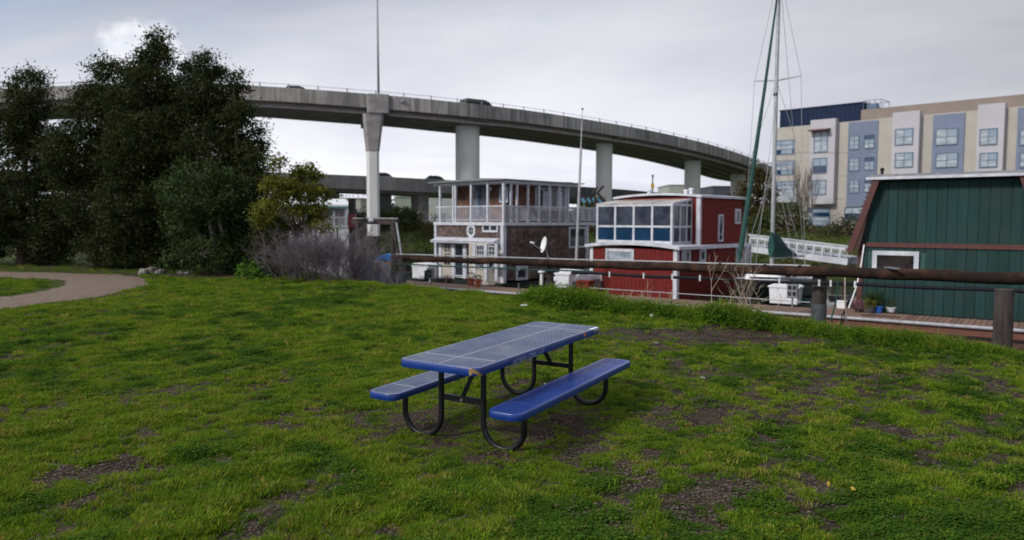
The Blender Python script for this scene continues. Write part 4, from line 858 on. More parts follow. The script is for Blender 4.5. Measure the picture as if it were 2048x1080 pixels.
# deck clutter left of the green house
def crate(label, px, py, sx, sy, sz, m, cat='storage box', nm='storage_tub'):
    t = dthing(nm, label, cat, px, py); MB().prism([(-sx/2*.9, 0), (sx/2*.9, 0), (sx/2, sz*.85), (-sx/2, sz*.85)], 'y', -sy/2, sy/2).build('body', m, t); MB().box(-sx/2-.02, sx/2+.02, -sy/2-.02, sy/2+.02, sz*.85, sz).build('lid', m, t, bevel=.01)
crate('black tub standing on the planks right of the big rail pile', 1679, 604, .7, .45, .25, M_['black'])
crate('small pale bucket-like tub beside the hanging rope', 1683, 616, .28, .28, .26, M_['whitep'])
crate('red storage bin behind the pale dock rail left of the red houseboat', 1171, 581, .62, .5, .45, M_['red'])
bp_ = dthing('pressure_washer', 'small dark and grey machine standing beside the left dock box', 'machine', 846, 562)
MB().tube([(-.16, 0, .12), (.16, 0, .12)], .12, 10).build('motor', M_['galv'], bp_, smooth='auto'); MB().box(-.2, .2, -.14, .14, .0, .10).box(-.22, -.18, -.1, .1, .1, .55).build('frame', M_['black'], bp_)
for sx in (-.2, .2): MB().tube([(sx, -.14, .08), (sx, -.18, .08)], .08, 10).build('wheel', M_['tyre'], bp_)
# ---- sailboat
bo = P(1543, 540, 32.0); bo.z = -1.5; BA = math.atan2(-.79, -.60); SBF = Fr(bo, BA)          # local x towards the bow
sbt = thing('sailboat', 'moored sailboat with tall grey mast, rolled green headsail and green boom cover', 'sailboat', SBF.M)
st_ = [(-5.2, .95, .75), (-4, 1.25, .8), (-2, 1.45, .82), (0, 1.42, .86), (1.5, 1.1, .92), (2.6, .62, .98), (3.45, .05, 1.05)]
V = []; 
for x, b_, h_ in st_: V += [(x, -b_, h_), (x, -b_*.9, h_*.4), (x, -b_*.35, -.3), (x, b_*.35, -.3), (x, b_*.9, h_*.4), (x, b_, h_)]
fs = [(i*6+k, i*6+k+1, (i+1)*6+k+1, (i+1)*6+k) for i in range(6) for k in range(5)] + [(0, 1, 2, 3, 4, 5)]
MB().add(V, fs).build('hull', M_['hulld'], sbt, smooth='auto')
MB().add([(x, s*b_, h_) for x, b_, h_ in st_ for s in (-1, 1)], [(i*2, i*2+1, i*2+3, i*2+2) for i in range(6)]).build('deck', M_['whitep'], sbt)
for s in (-1, 1): MB().tube([(x, s*b_, h_+.03) for x, b_, h_ in st_], .045, 6).build('toe_rail', M_['white'], sbt, smooth=True)
MB().prism([(-3.2, .85), (1.3, .90), (1.0, 1.22), (-2.6, 1.32), (-3.2, 1.2)], 'y', -.75, .75).build('cabin', M_['whitep'], sbt, bevel=.06)
for s in (-1, 1):
    for k in range(3): MB().box(-2.2+k*1.0, -1.5+k*1.0, s*.745, s*.765, 1.0, 1.16).build('cabin_window', M_['gloss'], sbt)
mt = SBF.I @ P(1558, -25, 32.1); mt.y = .0; mh = 13.6
mtop = SBF.I @ P(1559.5, -70, 32.2); mtop = Vector((mtop.x*.4, mtop.y*.4, mtop.z))
mb0 = Vector((0, 0, 1.1)); MB().tube([mb0, mb0.lerp(mtop, .5), mtop], [.088, .083, .075], 12).build('mast', M_['alu'], sbt, smooth='auto')
def onm(py): 
    lo, hi = 0, 1
    for _ in range(30):
        m = (lo+hi)/2
        if proj(SBF.M @ mb0.lerp(mtop, m))[1] > py: lo = m
        else: hi = m
    return mb0.lerp(mtop, lo)
bow = SBF.I @ P(1473.5, 527, 28.9); bow.y = 0; fst = onm(-36); 
fp = [bow.lerp(fst, k/20)+Vector((-.10*math.sin(math.pi*k/20), 0, 0)) for k in range(21)]
frs = [.05, .10]+[.110-.0036*k for k in range(2, 21)]; g4 = random.Random(5)
MB().tube(fp, [r*g4.uniform(.93, 1.07) for r in frs], 10).build('furled_sail', M_['canvas'], sbt, smooth='auto')
MB().tube([bow+Vector((0, 0, -.1)), bow], .07, 8).build('furler_drum', M_['whitep'], sbt)
q = fp[5]; MB().tube([fp[5], fp[6]], .10, 10).build('sail_patch', M_['whitep'], sbt) if False else None
def sprd(py, half, up_):
    c = onm(py); 
    for s in (-1, 1): MB().tube([c, c+Vector((-.12, s*half, up_))], [.035, .022], 6).build('spreader', M_['alu'], sbt)
    return c, half, up_
s1 = sprd(161, .98, .10); s2 = sprd(326, 1.12, .06)
MB().box(-.08, .08, -.09, .06, -.06, .06, Matrix.Translation(onm(189))).build('mast_light', M_['black'], sbt)
wr_ = .010
def wire(a, b): MB().tube([a, b], wr_, 4).build('stay', M_['wire'], sbt)
mtp = onm(-60)
for s in (-1, 1):
    a1 = s1[0]+Vector((-.12, s*.98, .10)); a2 = s2[0]+Vector((-.12, s*1.12, .06)); wire(mtp, a1); wire(a1, a2); wire(a2, Vector((-.2, s*1.38, .9))); wire(s1[0], a2); wire(s2[0], Vector((.5, s*1.30, .9))); wire(s2[0], Vector((-.9, s*1.40, .9)))
wire(mtp, Vector((-5.1, 0, .85))); wire(onm(200), Vector((2.2, .0, 1.0)))
bx0 = Vector((-.1, 0, SBF.at(1560, 500, 'y', 0).z)); bzt = onm(459)
# boom with stacked sail cover
cz = bzt.z; lo_ = onm(517).z; V = []; secs = [(-.10, lo_, cz, .20), (.16, lo_+.05, cz-.12, .14), (-.60, lo_, cz-.18, .30), (-1.1, lo_-.02, cz-.42, .34), (-1.7, lo_-.03, cz-.72, .32), (-2.4, lo_-.04, lo_+.34, .26), (-3.1, lo_-.04, lo_+.18, .16)]
secs.sort(key=lambda s: -s[0]); n = 10
for x, a, b, w_ in secs: V += [(x, w_*math.cos(6.2832*k/n)*(1 if math.sin(6.2832*k/n) < .3 else .7), (a+b)/2+(b-a)/2*math.sin(6.2832*k/n)) for k in range(n)]
m_ = MB().add(V, [(i*n+k, i*n+(k+1) % n, (i+1)*n+(k+1) % n, (i+1)*n+k) for i in range(len(secs)-1) for k in range(n)]+[tuple(range(n)), tuple(range((len(secs)-1)*n, len(secs)*n))]); m_.build('sail_cover', M_['canvas'], sbt, smooth='auto')
MB().tube([(-.1, 0, lo_+.05), (-4.6, 0, lo_-.05)], .06, 8).build('boom', M_['alu'], sbt, smooth='auto')
# thin mast behind the brown houseboat's balcony
a = P(1153, 512, 33.5); b = P(1165, 218, 33.9); o = Vector((a.x, a.y, -1.5)); tmst = thing('bare_mast', 'slim leaning pale mast of a small boat in front of the brown houseboat balcony', 'mast', o)
MB().tube([a-o+Vector((0, 0, -.4)), a-o, (a.lerp(b, .74))-o], [.07, .065, .055], 8).build('pole', M_['alu'], tmst, smooth='auto'); MB().tube([a.lerp(b, .74)-o, b-o], [.03, .015], 6).build('topmast', M_['alu'], tmst); MB().ball(b-o, .05, 6).build('masthead', M_['black'], tmst)
mb2 = thing('small_motorboat', 'small grey boat with white deck moored between brown and red houseboats', 'boat', Fr(P(1161, 576, 34.6)*1, HA).M @ Matrix.Scale(.78, 4))
MB().prism([(-1.6, -.1), (1.5, -.1), (2.0, .55), (-1.7, .5)], 'y', -.8, .8).build('hull', mat('grey_gelcoat', (.17, .165, .19), rough=.4), mb2); MB().prism([(-1.7, .5), (2.0, .55), (1.2, .78), (-.3, .85), (-.6, 1.15), (-1.0, 1.15), (-1.2, .75), (-1.7, .7)], 'y', -.78, .78).build('deck', M_['whitep'], mb2, bevel=.03)
# white louvered gangway
gA = P(1499, 487, 46.5); gB = P(1697, 512, 42.0); gv = gB-gA; gl = gv.length; gx = gv.normalized(); gM = Matrix.Translation(gA) @ gx.to_track_quat('X', 'Z').to_matrix().to_4x4()
gw = thing('gangway', 'white metal gangway with louvered side panels sloping down behind the sailboat', 'gangway', gM)
hb = 35/F*44/2
MB().box(0, gl, -.06, .06, hb*.58, hb).box(-.1, gl+.1, -.12, .1, hb, hb+.06).build('top_rail', M_['white'], gw); MB().box(0, gl, -.06, .06, -hb, -hb*.30).build('lower_panel', M_['white'], gw)
npn = 12
for k in range(npn):
    x0 = k*gl/npn; MB().box(x0, x0+.10, -.08, .04, -hb*.32, hb*.60).build('post', M_['white'], gw)
    xa_, xb_ = x0+.16, x0+gl/npn-.05; z0_, z1_ = -hb*.20, hb*.50; fo = MB()
    fo.box(xa_, xa_+.03, -.05, 0, z0_, z1_).box(xb_-.03, xb_, -.05, 0, z0_, z1_).box(xa_, xb_, -.05, 0, z0_, z0_+.025).box(xa_, xb_, -.05, 0, z1_-.025, z1_)
    for j in range(4): zc_ = z0_+(z1_-z0_)*(j+1)/5; fo.box(xa_+.12, xb_-.1, -.04, .0, zc_-.011, zc_+.011)
    fo.build('louver_panel', M_['white'], gw)
MB().box(0, gl, .3, 1.3, -hb*.2, -hb*.1).box(0, gl, 1.3, 1.4, -hb, -hb*.3).build('walkway', M_['white'], gw)
# white house at left, behind the shrubs
c4 = P(690, 478, 48); c4.z = -1.3; H4 = Fr(c4, math.atan2(.975, -.30)); h4 = thing('white_houseboat', 'cream houseboat with teal eaves and white balcony railing behind the bare grey shrub', 'houseboat', H4.M)
y4 = H4.at(572, 450, 'x', 0).y; z40 = H4.at(690, 450, 'x', 0).z; z41 = H4.at(690, 416, 'x', 0).z
MB().box(0, 6, 0, y4, -.3, z41).build('wall', M_['cream'], h4)
MB().box(-.9, 6, -.3, y4, z40-.15, z40).build('balcony', M_['white'], h4); MB().box(-.85, -.8, -.3, y4, -.3, z40-.15).build('lower_wall', M_['whitep'], h4)
zrf = H4.at(690, 414, 'x', -1.0).z
MB().prism([(-1.0, zrf), (-1.0, zrf+.14), (3, zrf+.62), (7, zrf+.14), (7, zrf)], 'y', -.3, y4+.5).build('roof', M_['whitep'], h4); MB().box(-1.04, -1.0, -.3, y4+.5, zrf-.10, zrf+.03).build('eave', mat('teal_trim', (.05, .16, .18), rough=.5), h4)
window(h4, 'x', -.02, H4.rect(661, 421, 678, 446, 'x', 0), 2, 3, M_['white'], M_['gloss'], fw=.10); window(h4, 'x', -.02, H4.rect(614, 424, 632, 447, 'x', 0), 2, 3, M_['white'], M_['gloss'], fw=.10)
for px in (692, 668, 640, 612, 585): u = H4.at(px, 450, 'x', -.85).y; MB().box(-.90, -.80, u-.05, u+.05, z40, zrf).build('post', M_['white'], h4)
zq = H4.at(680, 437, 'x', -.85).z; MB().box(-.88, -.82, 0-.3, y4, z40+.46, z40+.52).build('handrail', M_['white'], h4)
bl = MB()
for k in range(int((y4+.2)/.14)): bl.box(-.865, -.835, -.25+k*.14, -.215+k*.14, z40, z40+.48)
bl.build('balusters', M_['white'], h4, kind='stuff')
for k in range(7): MB().box(-.86, -.80, .5+k*1.3, .58+k*1.3, -.3, z40-.15).build('lower_post', M_['pile'], h4)
# tarps and gear behind the bare shrub
def tarp(name, label, cat, m, pts, Y, dep, seed):
    o = P(*pts[0], Y); o.z = min(P(a, b, Y).z for a, b in pts); t = thing(name, label, cat, o); g5 = random.Random(seed)
    q = [P(a, b, Y)-o for a, b in pts]; n = len(q); V = [tuple(p) for p in q]+[(p.x*1.0+g5.uniform(-.05, .05), p.y+dep, p.z*.92) for p in q]
    MB().add(V, [tuple(range(n)), tuple(range(2*n-1, n-1, -1))]+[(k, (k+1) % n, n+(k+1) % n, n+k) for k in range(n)]).build('cover', m, t, bevel=.05); return t
tarp('tarp', 'bright blue tarp thrown over gear left of the timber rail end', 'tarp', M_['tarp'], [(745, 524), (758, 512), (775, 507), (792, 509), (794, 522), (786, 527), (768, 521)], 27, .9, 1)
tn = tarp('tarp_shelter', 'grey-blue drooping tarp shelter beside the bare grey shrub', 'tarp', M_['tent'], [(706, 588), (716, 548), (730, 524), (752, 520), (772, 540), (786, 572), (792, 588)], 24.9, 1.5, 2)
for (a, b, c, d) in ((752, 522, 742, 580), (757, 524, 790, 572), (722, 540, 712, 586)): p0 = P(a, b, 24.8); p1 = P(c, d, 24.8); MB().tube([p0-tn.location, p1-tn.location], .03, 6).build('pole', M_['twigw'], tn)
tarp('yellow_canister', 'yellow plastic canister under the blue tarp', 'canister', M_['yellow'], [(769, 524), (780, 523), (781, 540), (770, 541)], 26.2, .3, 3)
# ------------------------------------------------------------------ elevated freeway
def spline(ctrl, n=8):
    o = []; c = [Vector(p) for p in ctrl]
    for i in range(len(c)-1):
        p0, p1, p2, p3 = c[max(i-1, 0)], c[i], c[i+1], c[min(i+2, len(c)-1)]
        for k in range(n): s = k/n; o.append(.5*((2*p1)+(p2-p0)*s+(2*p0-5*p1+4*p2-p3)*s*s+(3*p1-p0-3*p2+p3)*s**3))
    o.append(c[-1]); return o
def away(pts, i):                                 # horizontal normal pointing away from the lawn
    t = pts[min(i+1, len(pts)-1)]-pts[max(i-1, 0)]; t.z = 0; t.normalize(); return Vector((-t.y, t.x, 0))
def sweep(path, prof, name, m, par, a=0, b=None, kind=None, smooth=False):
    o = par.location if par else Vector((0, 0, 0)); path_i = range(a, (len(path) if b is None else b)); V = []; n = len(prof)
    for i in path_i:
        nn = away(path, i)
        for u, z in prof: V.append(path[i]+nn*u+Vector((0, 0, z))-o)
    m_ = len(path_i); return MB().add(V, [(i*n+k, i*n+(k+1) % n, (i+1)*n+(k+1) % n, (i+1)*n+k) for i in range(m_-1) for k in range(n)]+[tuple(range(n)), tuple(range((m_-1)*n, m_*n))]).build(name, m, par, kind=kind)
Ds = {-400: 92, 0: 84, 250: 79, 490: 76, 755: 78, 935: 81, 1065: 86, 1200: 92, 1300: 98, 1400: 105.5, 1470: 114, 1510: 121, 1545: 131, 1580: 146}
ty_ = {-400: 205, 0: 178, 250: 168, 490: 170.5, 755: 189, 935: 206.5, 1065: 222, 1200: 243, 1300: 261, 1400: 283.5, 1470: 304, 1510: 319, 1545: 333, 1580: 343}
path = spline([P(px, ty_[px], Ds[px]) for px in Ds])
fw_o = path[0].copy(); fwy = thing('freeway_bridge', 'high curved concrete freeway viaduct crossing the sky on round columns', 'bridge', fw_o); fwy.location = fw_o; bpy.context.view_layer.update()
sweep(path, [(0, 0), (.28, 0), (.34, -.9), (.34, -1.0), (.0, -1.45), (-.02, -1.38), (-.02, -.02)], 'parapet', M_['concs'], fwy)
W_ = 10.4
sweep(path, [(.3, -.95), (W_-.3, -.95), (W_-.3, -1.25), (.05, -1.42)], 'deck', M_['concd'], fwy)
sweep(path, [(W_-.35, 0), (W_, 0), (W_, -1.5), (W_-.35, -1.35)], 'parapet', M_['concs'], fwy)
for u in (.9, 2.9, 4.9, 6.9, 8.9): sweep(path, [(u+.15, -1.3), (u+.45, -1.3), (u+.45, -1.76), (u+.85, -1.80), (u+.85, -2.0), (u-.25, -2.0), (u-.25, -1.80), (u+.15, -1.76)], 'girder', M_['concd'], fwy)
def ppx(pth, px):
    best = min(range(len(pth)-1), key=lambda i: abs((proj(pth[i])[0]+proj(pth[i+1])[0])/2-px)); a, b = pth[best], pth[best+1]
    x0, x1 = proj(a)[0], proj(b)[0]; t = max(-.5, min(1.5, (px-x0)/(x1-x0))); return a.lerp(b, t), away(pth, best), (b-a).normalized()
# rail on the parapet
rl = [p+Vector((0, 0, .34))+away(path, i)*.12-fw_o for i, p in enumerate(path)]; MB().tube(rl, .022, 4, False).build('cable_rail', M_['galv'], fwy)
acc = 0; last = None; step = 2.9; pm_ = None
for i in range(len(path)-1):
    a, b = path[i], path[i+1]; L = (b-a).length; d = (-acc) % step if last is None else (step-acc)
    s = step-acc
    while s < L:
        q = a.lerp(b, s/L)+away(path, i)*.12-fw_o; x_, _y = proj(q+fw_o)
        if 470 < x_ < 1600:
            if pm_ is None: pm_ = MB().box(-.05, .05, -.05, .05, -.05, .42).build('rail_post', M_['galv'], fwy); o = pm_
            else: o = pm_.copy(); sc.collection.objects.link(o)
            o.location = q
        s += step
    acc = (acc+L) % step
# piers
def col(px, off, r, ztopdrop, cap=True):
    p, nn, t = ppx(path, px); c = p+nn*off-fw_o; zt_ = p.z-ztopdrop-fw_o.z; zb_ = -3.2-fw_o.z
    pr = MB().tube([(c.x, c.y, zb_), (c.x, c.y, zt_)], r, 28).build('pier', M_['col'], fwy, smooth='auto')
    if cap:
        k = MB(); M = Matrix.Translation((p.x-fw_o.x, p.y-fw_o.y, p.z-fw_o.z)) @ Matrix.Rotation(math.atan2(t.y, t.x), 4, 'Z')
        k.prism([(.5, -1.4), (W_-.5, -1.4), (W_-1.5, -2.0), (1.3, -2.0)], 'x', -1.1*r, 1.1*r); k.v = [tuple(M @ Vector(q)) for q in k.v]; k.build('pier_cap', M_['conc'], fwy)
cc = 3.6
def c_at(px_goal, off, r, drop):                  # find where the column centre appears
    lo, hi = px_goal-250, px_goal+250
    for _ in range(40):
        m = (lo+hi)/2; p, nn, t = ppx(path, m)
        if proj(p+nn*off)[0] < px_goal: lo = m
        else: hi = m
    col(m, off, r, drop)
c_at(935, cc, 1.37, 1.9); c_at(1209, cc, 1.07, 1.95); c_at(1386, cc, 1.18, 1.95); c_at(1477, cc, 1.22, 1.95); c_at(560, 6, .1, 2.2) if False else None
c_at(250, cc, 1.3, 1.9); c_at(-60, cc, 1.3, 1.9)
# first pier with flared head
p, nn, t = ppx(path, 755); Mp = Matrix.Translation(p-fw_o) @ Matrix.Rotation(math.atan2(t.y, t.x), 4, 'Z')
def zpx(py, off=0): q = P(748, py, p.y+off); return q.z-p.z
z1, z2 = zpx(302), zpx(228); k = MB()
sh = [(-.36, 0), (.36, 0), (.68, .32), (.68, 1.2), (.36, 1.5), (-.36, 1.5), (-.68, 1.2), (-.68, .32)]
def ring(s_, z, oy=0): return [(x*s_[0]-.55, (y-.75)*s_[1]+.75+oy, z) for x, y in sh]
levels = [ring((1, 1), -p.z-3.2), ring((1, 1), z1), ring((1.40, 1.8), z2+1.1), ring((1.72, 2.4), z2)]
MpF = (Matrix.Translation(fw_o) @ Mp).inverted()
def lx(px, py): o_ = MpF @ CP; d_ = MpF.to_3x3() @ ray(px, py); return (o_ + d_*((-.0-o_.y)/d_.y)).x
def oct8(a, b, z, y0, y1, ch=.25): return [(a+ch, y0, z), (b-ch, y0, z), (b, y0+ch, z), (b, y1-ch, z), (b-ch, y1, z), (a+ch, y1, z), (a, y1-ch, z), (a, y0+ch, z)]
xa, xb = lx(733.5, 302), lx(758.5, 302); xc_, xd = lx(725.5, 228), lx(768, 228)
def rings(m, ls): V = [q for l in ls for q in l]; n_ = len(ls); return m.add(V, [(i*8+j, i*8+(j+1) % 8, (i+1)*8+(j+1) % 8, (i+1)*8+j) for i in range(n_-1) for j in range(8)]+[tuple(range(8)), tuple(range(n_*8-8, n_*8))])
rings(k, [oct8(xa, xb, -p.z-3.2, 0, 1.5), oct8(xa, xb, z1, 0, 1.5)]); k.v = [tuple(Mp @ Vector(q)) for q in k.v]; k.build('pier', M_['col'], fwy)
k = MB(); rings(k, [oct8(xa-.04, xb+.04, z1, -.04, 1.6), oct8(xc_, xd, z2, -.2, 3.4)]); k.v = [tuple(Mp @ Vector(q)) for q in k.v]; k.build('pier_flare', M_['conc'], fwy)
k = MB().box(lx(734, 200), lx(778, 200), -.35, 1.6, z2-.0, .06); k.v = [tuple(Mp @ Vector(q)) for q in k.v]; k.build('pier_head', M_['conc'], fwy, bevel=.12)
k = MB().prism([(1.2, -1.3), (W_-.2, -1.3), (W_-.2, -2.3), (1.2, z2-.15)], 'x', lx(734, 220)-.35, xd-.3); k.v = [tuple(Mp @ Vector(q)) for q in k.v]; k.build('pier_cap', M_['conc'], fwy)
k = MB(); V = [q for l in (oct8(xa-.04, xb+.04, -p.z-3.0, -.04, 1.54), oct8(xa-.04, xb+.04, zpx(472), -.04, 1.54)) for q in l]; k.add(V, [(j, (j+1) % 8, 8+(j+1) % 8, 8+j) for j in range(8)]+[tuple(range(8)), tuple(range(8, 16))]); k.v = [tuple(Mp @ Vector(q)) for q in k.v]; k.build('tide_stain', M_['pile'], fwy)
q = ppx(path, 804)[0]-fw_o; MB().box(q.x-.2, q.x+.2, q.y-.2, q.y+.1, q.z-.6, q.z-.3).build('sign_box', M_['galv'], fwy)
# lamp post on the parapet
lpst = thing('street_lamp', 'very tall thin lamp post rising from the viaduct above the flared pier', 'street lamp', ppx(path, 756.5)[0]+Vector((0, .15, 0)))
MB().tube([(0, 0, -.1), (-.03, 0, 6), (-.06, 0, 12.5)], [.13, .10, .07], 8).build('pole', M_['pipe_w'], lpst, smooth=True); MB().tube([(-.06, 0, 12.4), (-.1, 1.2, 12.9), (-.1, 2.4, 13.0)], .05, 6).build('arm', M_['galv'], lpst); MB().box(-.22, .02, 2.2, 3.0, 12.9, 13.05).build('lamp_head', M_['galv'], lpst); MB().box(-.2, .2, -.2, .2, -.1, .05).build('base_plate', M_['galv'], lpst)
# ---- lower roadway behind
D2 = {-300: 100, 100: 100, 540: 100, 650: 101, 760: 102, 880: 104, 1150: 112, 1300: 124, 1420: 140}
t2 = {-300: 350, 100: 341, 540: 345, 650: 348.5, 760: 353, 880: 359, 1150: 372.5, 1300: 383.5, 1420: 396}
path2 = spline([P(px, t2[px], D2[px]) for px in D2]); lo2 = path2[0].copy(); low = thing('low_bridge', 'lower dark concrete roadway bridge on square piers behind the viaduct', 'bridge', lo2); low.location = lo2; bpy.context.view_layer.update()
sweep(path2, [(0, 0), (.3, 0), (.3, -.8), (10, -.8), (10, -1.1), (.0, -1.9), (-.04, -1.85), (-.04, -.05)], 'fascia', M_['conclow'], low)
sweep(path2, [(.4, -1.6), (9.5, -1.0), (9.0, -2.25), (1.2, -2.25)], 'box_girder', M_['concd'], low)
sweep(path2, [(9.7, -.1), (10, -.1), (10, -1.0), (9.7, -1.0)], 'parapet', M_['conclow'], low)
for x0, x1, off in ((657, 678, 3.0), (762, 782, 3.0), (835, 856, 2.0), (548, 568, 3), (430, 450, 3), (1010, 1030, 3), (1110, 1130, 3), (300, 320, 3)):
    p, nn, t = ppx(path2, (x0+x1)/2); c = p+nn*off; wdt = (x1-x0)/F*c.y; c = P((x0+x1)/2, 400, c.y); k = MB().box(-wdt/2, wdt/2, -.5, 2.6, -p.z-2.5, -2.1)
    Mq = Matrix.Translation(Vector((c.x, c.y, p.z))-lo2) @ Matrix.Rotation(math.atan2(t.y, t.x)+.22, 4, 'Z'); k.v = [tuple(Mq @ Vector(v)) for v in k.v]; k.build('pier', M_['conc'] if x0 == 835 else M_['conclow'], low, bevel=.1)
# ---- cars on the bridges (only roofs and glass show above the parapets)
def car(name, label, pth, px, off, drop, body, L=4.6, H=1.5, Wc=1.8, van=False, rev=False):
    p, nn, t = ppx(pth, px); M = Matrix.Translation(p+nn*off+Vector((0, 0, -drop))) @ Matrix.Rotation(math.atan2(t.y, t.x)+(math.pi if rev else 0), 4, 'Z'); c = thing(name, label, 'car', M)
    if van: pr = [(-L/2, .3), (-L/2+.02, H*.55), (-L/2+.15, H*.62), (L/2-1.5, H*.62), (L/2-.9, H*.56), (L/2-.05, H*.44), (L/2, .3)]; gp = [(-L/2+.08, H*.6), (-L/2+.35, H*.97), (-L/2+.8, H), (L/2-2.1, H), (L/2-1.7, H*.94), (L/2-.9, H*.57)]
    else: pr = [(-L/2, .3), (-L/2, H*.52), (-L/2+.1, H*.6), (-L/2+.9, H*.63), (L/2-1.5, H*.63), (L/2-.2, H*.5), (L/2, .3)]; gp = [(-L/2+.35, H*.61), (-L/2+1.1, H*.97), (-L/2+1.5, H), (L/2-2.2, H), (L/2-1.85, H*.95), (L/2-1.25, H*.62)]
    MB().prism(pr, 'y', -Wc/2, Wc/2).build('body', body, c, bevel=.06); g_ = .12
    MB().prism([(x*.98, z-.05) for x, z in gp], 'y', -Wc/2+g_, Wc/2-g_).build('window', dkg, c, bevel=.04)
    mx_ = max(z for _, z in gp); rx = [x for x, z in gp if z > mx_*.96]; MB().box(min(rx), max(rx), -Wc/2+.14, Wc/2-.14, mx_-.08, mx_).build('roof', body, c, bevel=.03)
    for x in (-L/2+.85, L/2-.9):
        for s in (-1, 1): w_ = MB().tube([(x, s*(Wc/2-.2), .33), (x, s*(Wc/2+.01), .33)], .33, 14).build('wheel', M_['tyre'], c)
    for s in (-1, 1): MB().box(L/2-.08, L/2+.01, s*.62-.16, s*.62+.16, H*.40, H*.48).build('headlight', M_['whitep'], c)
    return c
dkg = mat('tinted_glass', (.008, .010, .014), rough=.25, spec=.3)
dk = mat('dark_car_paint', (.012, .014, .02), rough=.25, coat=.5); sv = mat('silver_car_paint', (.22, .22, .25), rough=.3, coat=.5, metal=.3)
car('car', 'black car on the viaduct, seen at the left near the tree', path, 593, 2.4, .92, dk, H=1.46)
car('van', 'silver minivan with dark roof on the viaduct above the big round column', path, 981, 2.4, .92, sv, L=4.9, H=1.78, Wc=1.95, van=True)
car('car', 'pale car on the lower bridge just right of the flared pier', path2, 771, 2.0, .8, sv, H=1.45)
car('car', 'dark car on the lower bridge above the left corner of the brown houseboat', path2, 880, 2.0, .8, dk, H=1.4)
car('car', 'dark car on the lower bridge right of the brown houseboat roof', path2, 1141, 2.0, .8, dk, H=1.45, rev=True)
# ------------------------------------------------------------------ apartment building
ca_ = P(1660, 462, 95); AF = Fr(Vector((ca_.x, ca_.y, .7)), HA); ap = thing('apartment_building', 'four-storey apartment building with cream, lilac and blue facade panels and a navy penthouse', 'building', AF.M)
AY = lambda px, v=0: AF.at(px, 350, 'x', v).y
AZ = lambda px, py, v=0: AF.at(px, py, 'x', v).z
ztc = AZ(1585, 253); 
def blk(nm, m, x0, x1, ztop, v=0, dep=14, z0=0): a, b = AY(x0, v), AY(x1, v); return MB().box(v, dep, min(a, b), max(a, b), z0, ztop).build(nm, m, ap)
blk('wall', M_['stucco'], 1546, 1781, ztc, 0.02); zbay = AZ(1645, 238.5, -.9); zbb = AZ(1645, 408, -.9); blk('bay', M_['lilac'], 1618, 1668, zbay, -.9, 0, zbb)
zbl = AZ(1722, 243, -.15); blk('blue_wall', M_['bsid'], 1694, 1753, zbl, -.15, 0, AZ(1722, 413, -.15))
hid = [(1781, 1835, 'lilac', -.9), (1862, 1925, 'bsid', -.15), (1950, 2004, 'lilac', -.9), (2030, 2092, 'bsid', -.15)]
blk('wall', M_['stucco'], 1781, 2130, ztc, 0.02, 14); 
for x0, x1, m, v in hid: blk('bay' if v < -.5 else 'blue_wall', M_[m], x0, x1, zbay if v < -.5 else zbl, v, 0, zbb)
blk('wall', M_['stucco'], 1753, 1781, AZ(1765, 236), -.04, .02)
def sidings(x0, x1, v, z0, z1):
    a, b = AY(x0, v), AY(x1, v); m_ = MB(); k = z0
    while k < z1-.1: m_.box(v-.03, v, min(a, b)+.02, max(a, b)-.02, k, k+.26); k += .30
    m_.build('siding', M_['bsid'], ap, kind='stuff')
sidings(1694, 1753, -.15, AZ(1722, 413, -.15), zbl)
def lines(x0, x1, v, zs, m=M_['stucco']):
    a, b = AY(x0, v), AY(x1, v)
    for z in zs: MB().box(v-.02, v, min(a, b), max(a, b), z-.03, z+.03).build('joint', M_['taupe'], ap)
lines(1618, 1668, -.9, [AZ(1645, 306, -.9)]); lines(1669, 1694, .02, [AZ(1680, 306), AZ(1680, 352), AZ(1680, 398)]); lines(1546, 1617, .02, [AZ(1585, 306)])
def wa(x0, x1, y0, y1, nx, ny, v=.02, mg=None, **k): return window(ap, 'x', v, AF.rect(x0, y0, x1, y1, 'x', v), nx, ny, M_['bframe'], mg or M_['blind'], fw=.075, bar=.055, th=.08, **k)
sg_ = mat('sky_glass', (.20, .26, .34), (.26, .33, .41), .6, .12, spec=.8); mg4 = [M_['blind'], sg_, M_['blind'], M_['blind']]
for y0, y1 in ((280, 309), (321, 350), (362, 387)): wa(1552, 1589, y0, y1, 3, 3, xs=[.07, .73], mg=[M_['bluegl'], M_['blind'], sg_, sg_, M_['blind'], sg_])
wa(1628, 1656, 262, 305, 2, 1, -.9, mg=mg4, zs=[.55]); wa(1625.5, 1654, 316, 347, 2, 2, -.9, mg=[M_['bluegl'], sg_], ); wa(1624, 1652.5, 360, 390, 2, 1, -.9, mg=mg4)
wa(1616, 1660, 415, 461, 2, 5, .02, mg=[M_['bluegl'], sg_, M_['blind']], xs=[.8])
for y0, y1 in ((271, 299), (315.5, 342), (359, 386.5)):
    wa(1698, 1718.5, y0, y1, 2, 3, -.18, mg=[sg_, M_['blind'], sg_]); wa(1728, 1749, y0-2, y1-2, 2, 3, -.18, mg=[M_['blind'], sg_, M_['bluegl']])
wa(1689, 1750, 414, 440, 4, 2, .02, mg=[M_['bluegl'], M_['blind']])
for x0, x1, m, v in hid:
    for y0, y1 in ((257, 290), (305, 335), (355, 385)): wa(x0+9, x1-9, y0, y1, 2, 2, v-.03, mg=mg4)
r = AF.rect(1622, 256, 1661, 263, 'x', -.9); MB().prism([(-1.9, r[2]), (-.9, r[2]+.12), (-.9, r[2]+.35), (-1.9, r[2]+.18)], 'y', r[0], r[1]).build('awning', M_['redtrim'], ap)
r = AF.rect(1531, 381, 1592, 403, 'x', -1.2); bal = MB().box(-1.2, .0, r[0], r[1], r[2]-.1, r[2]+.08).box(-1.22, -1.16, r[0], r[1], r[3]-.08, r[3])
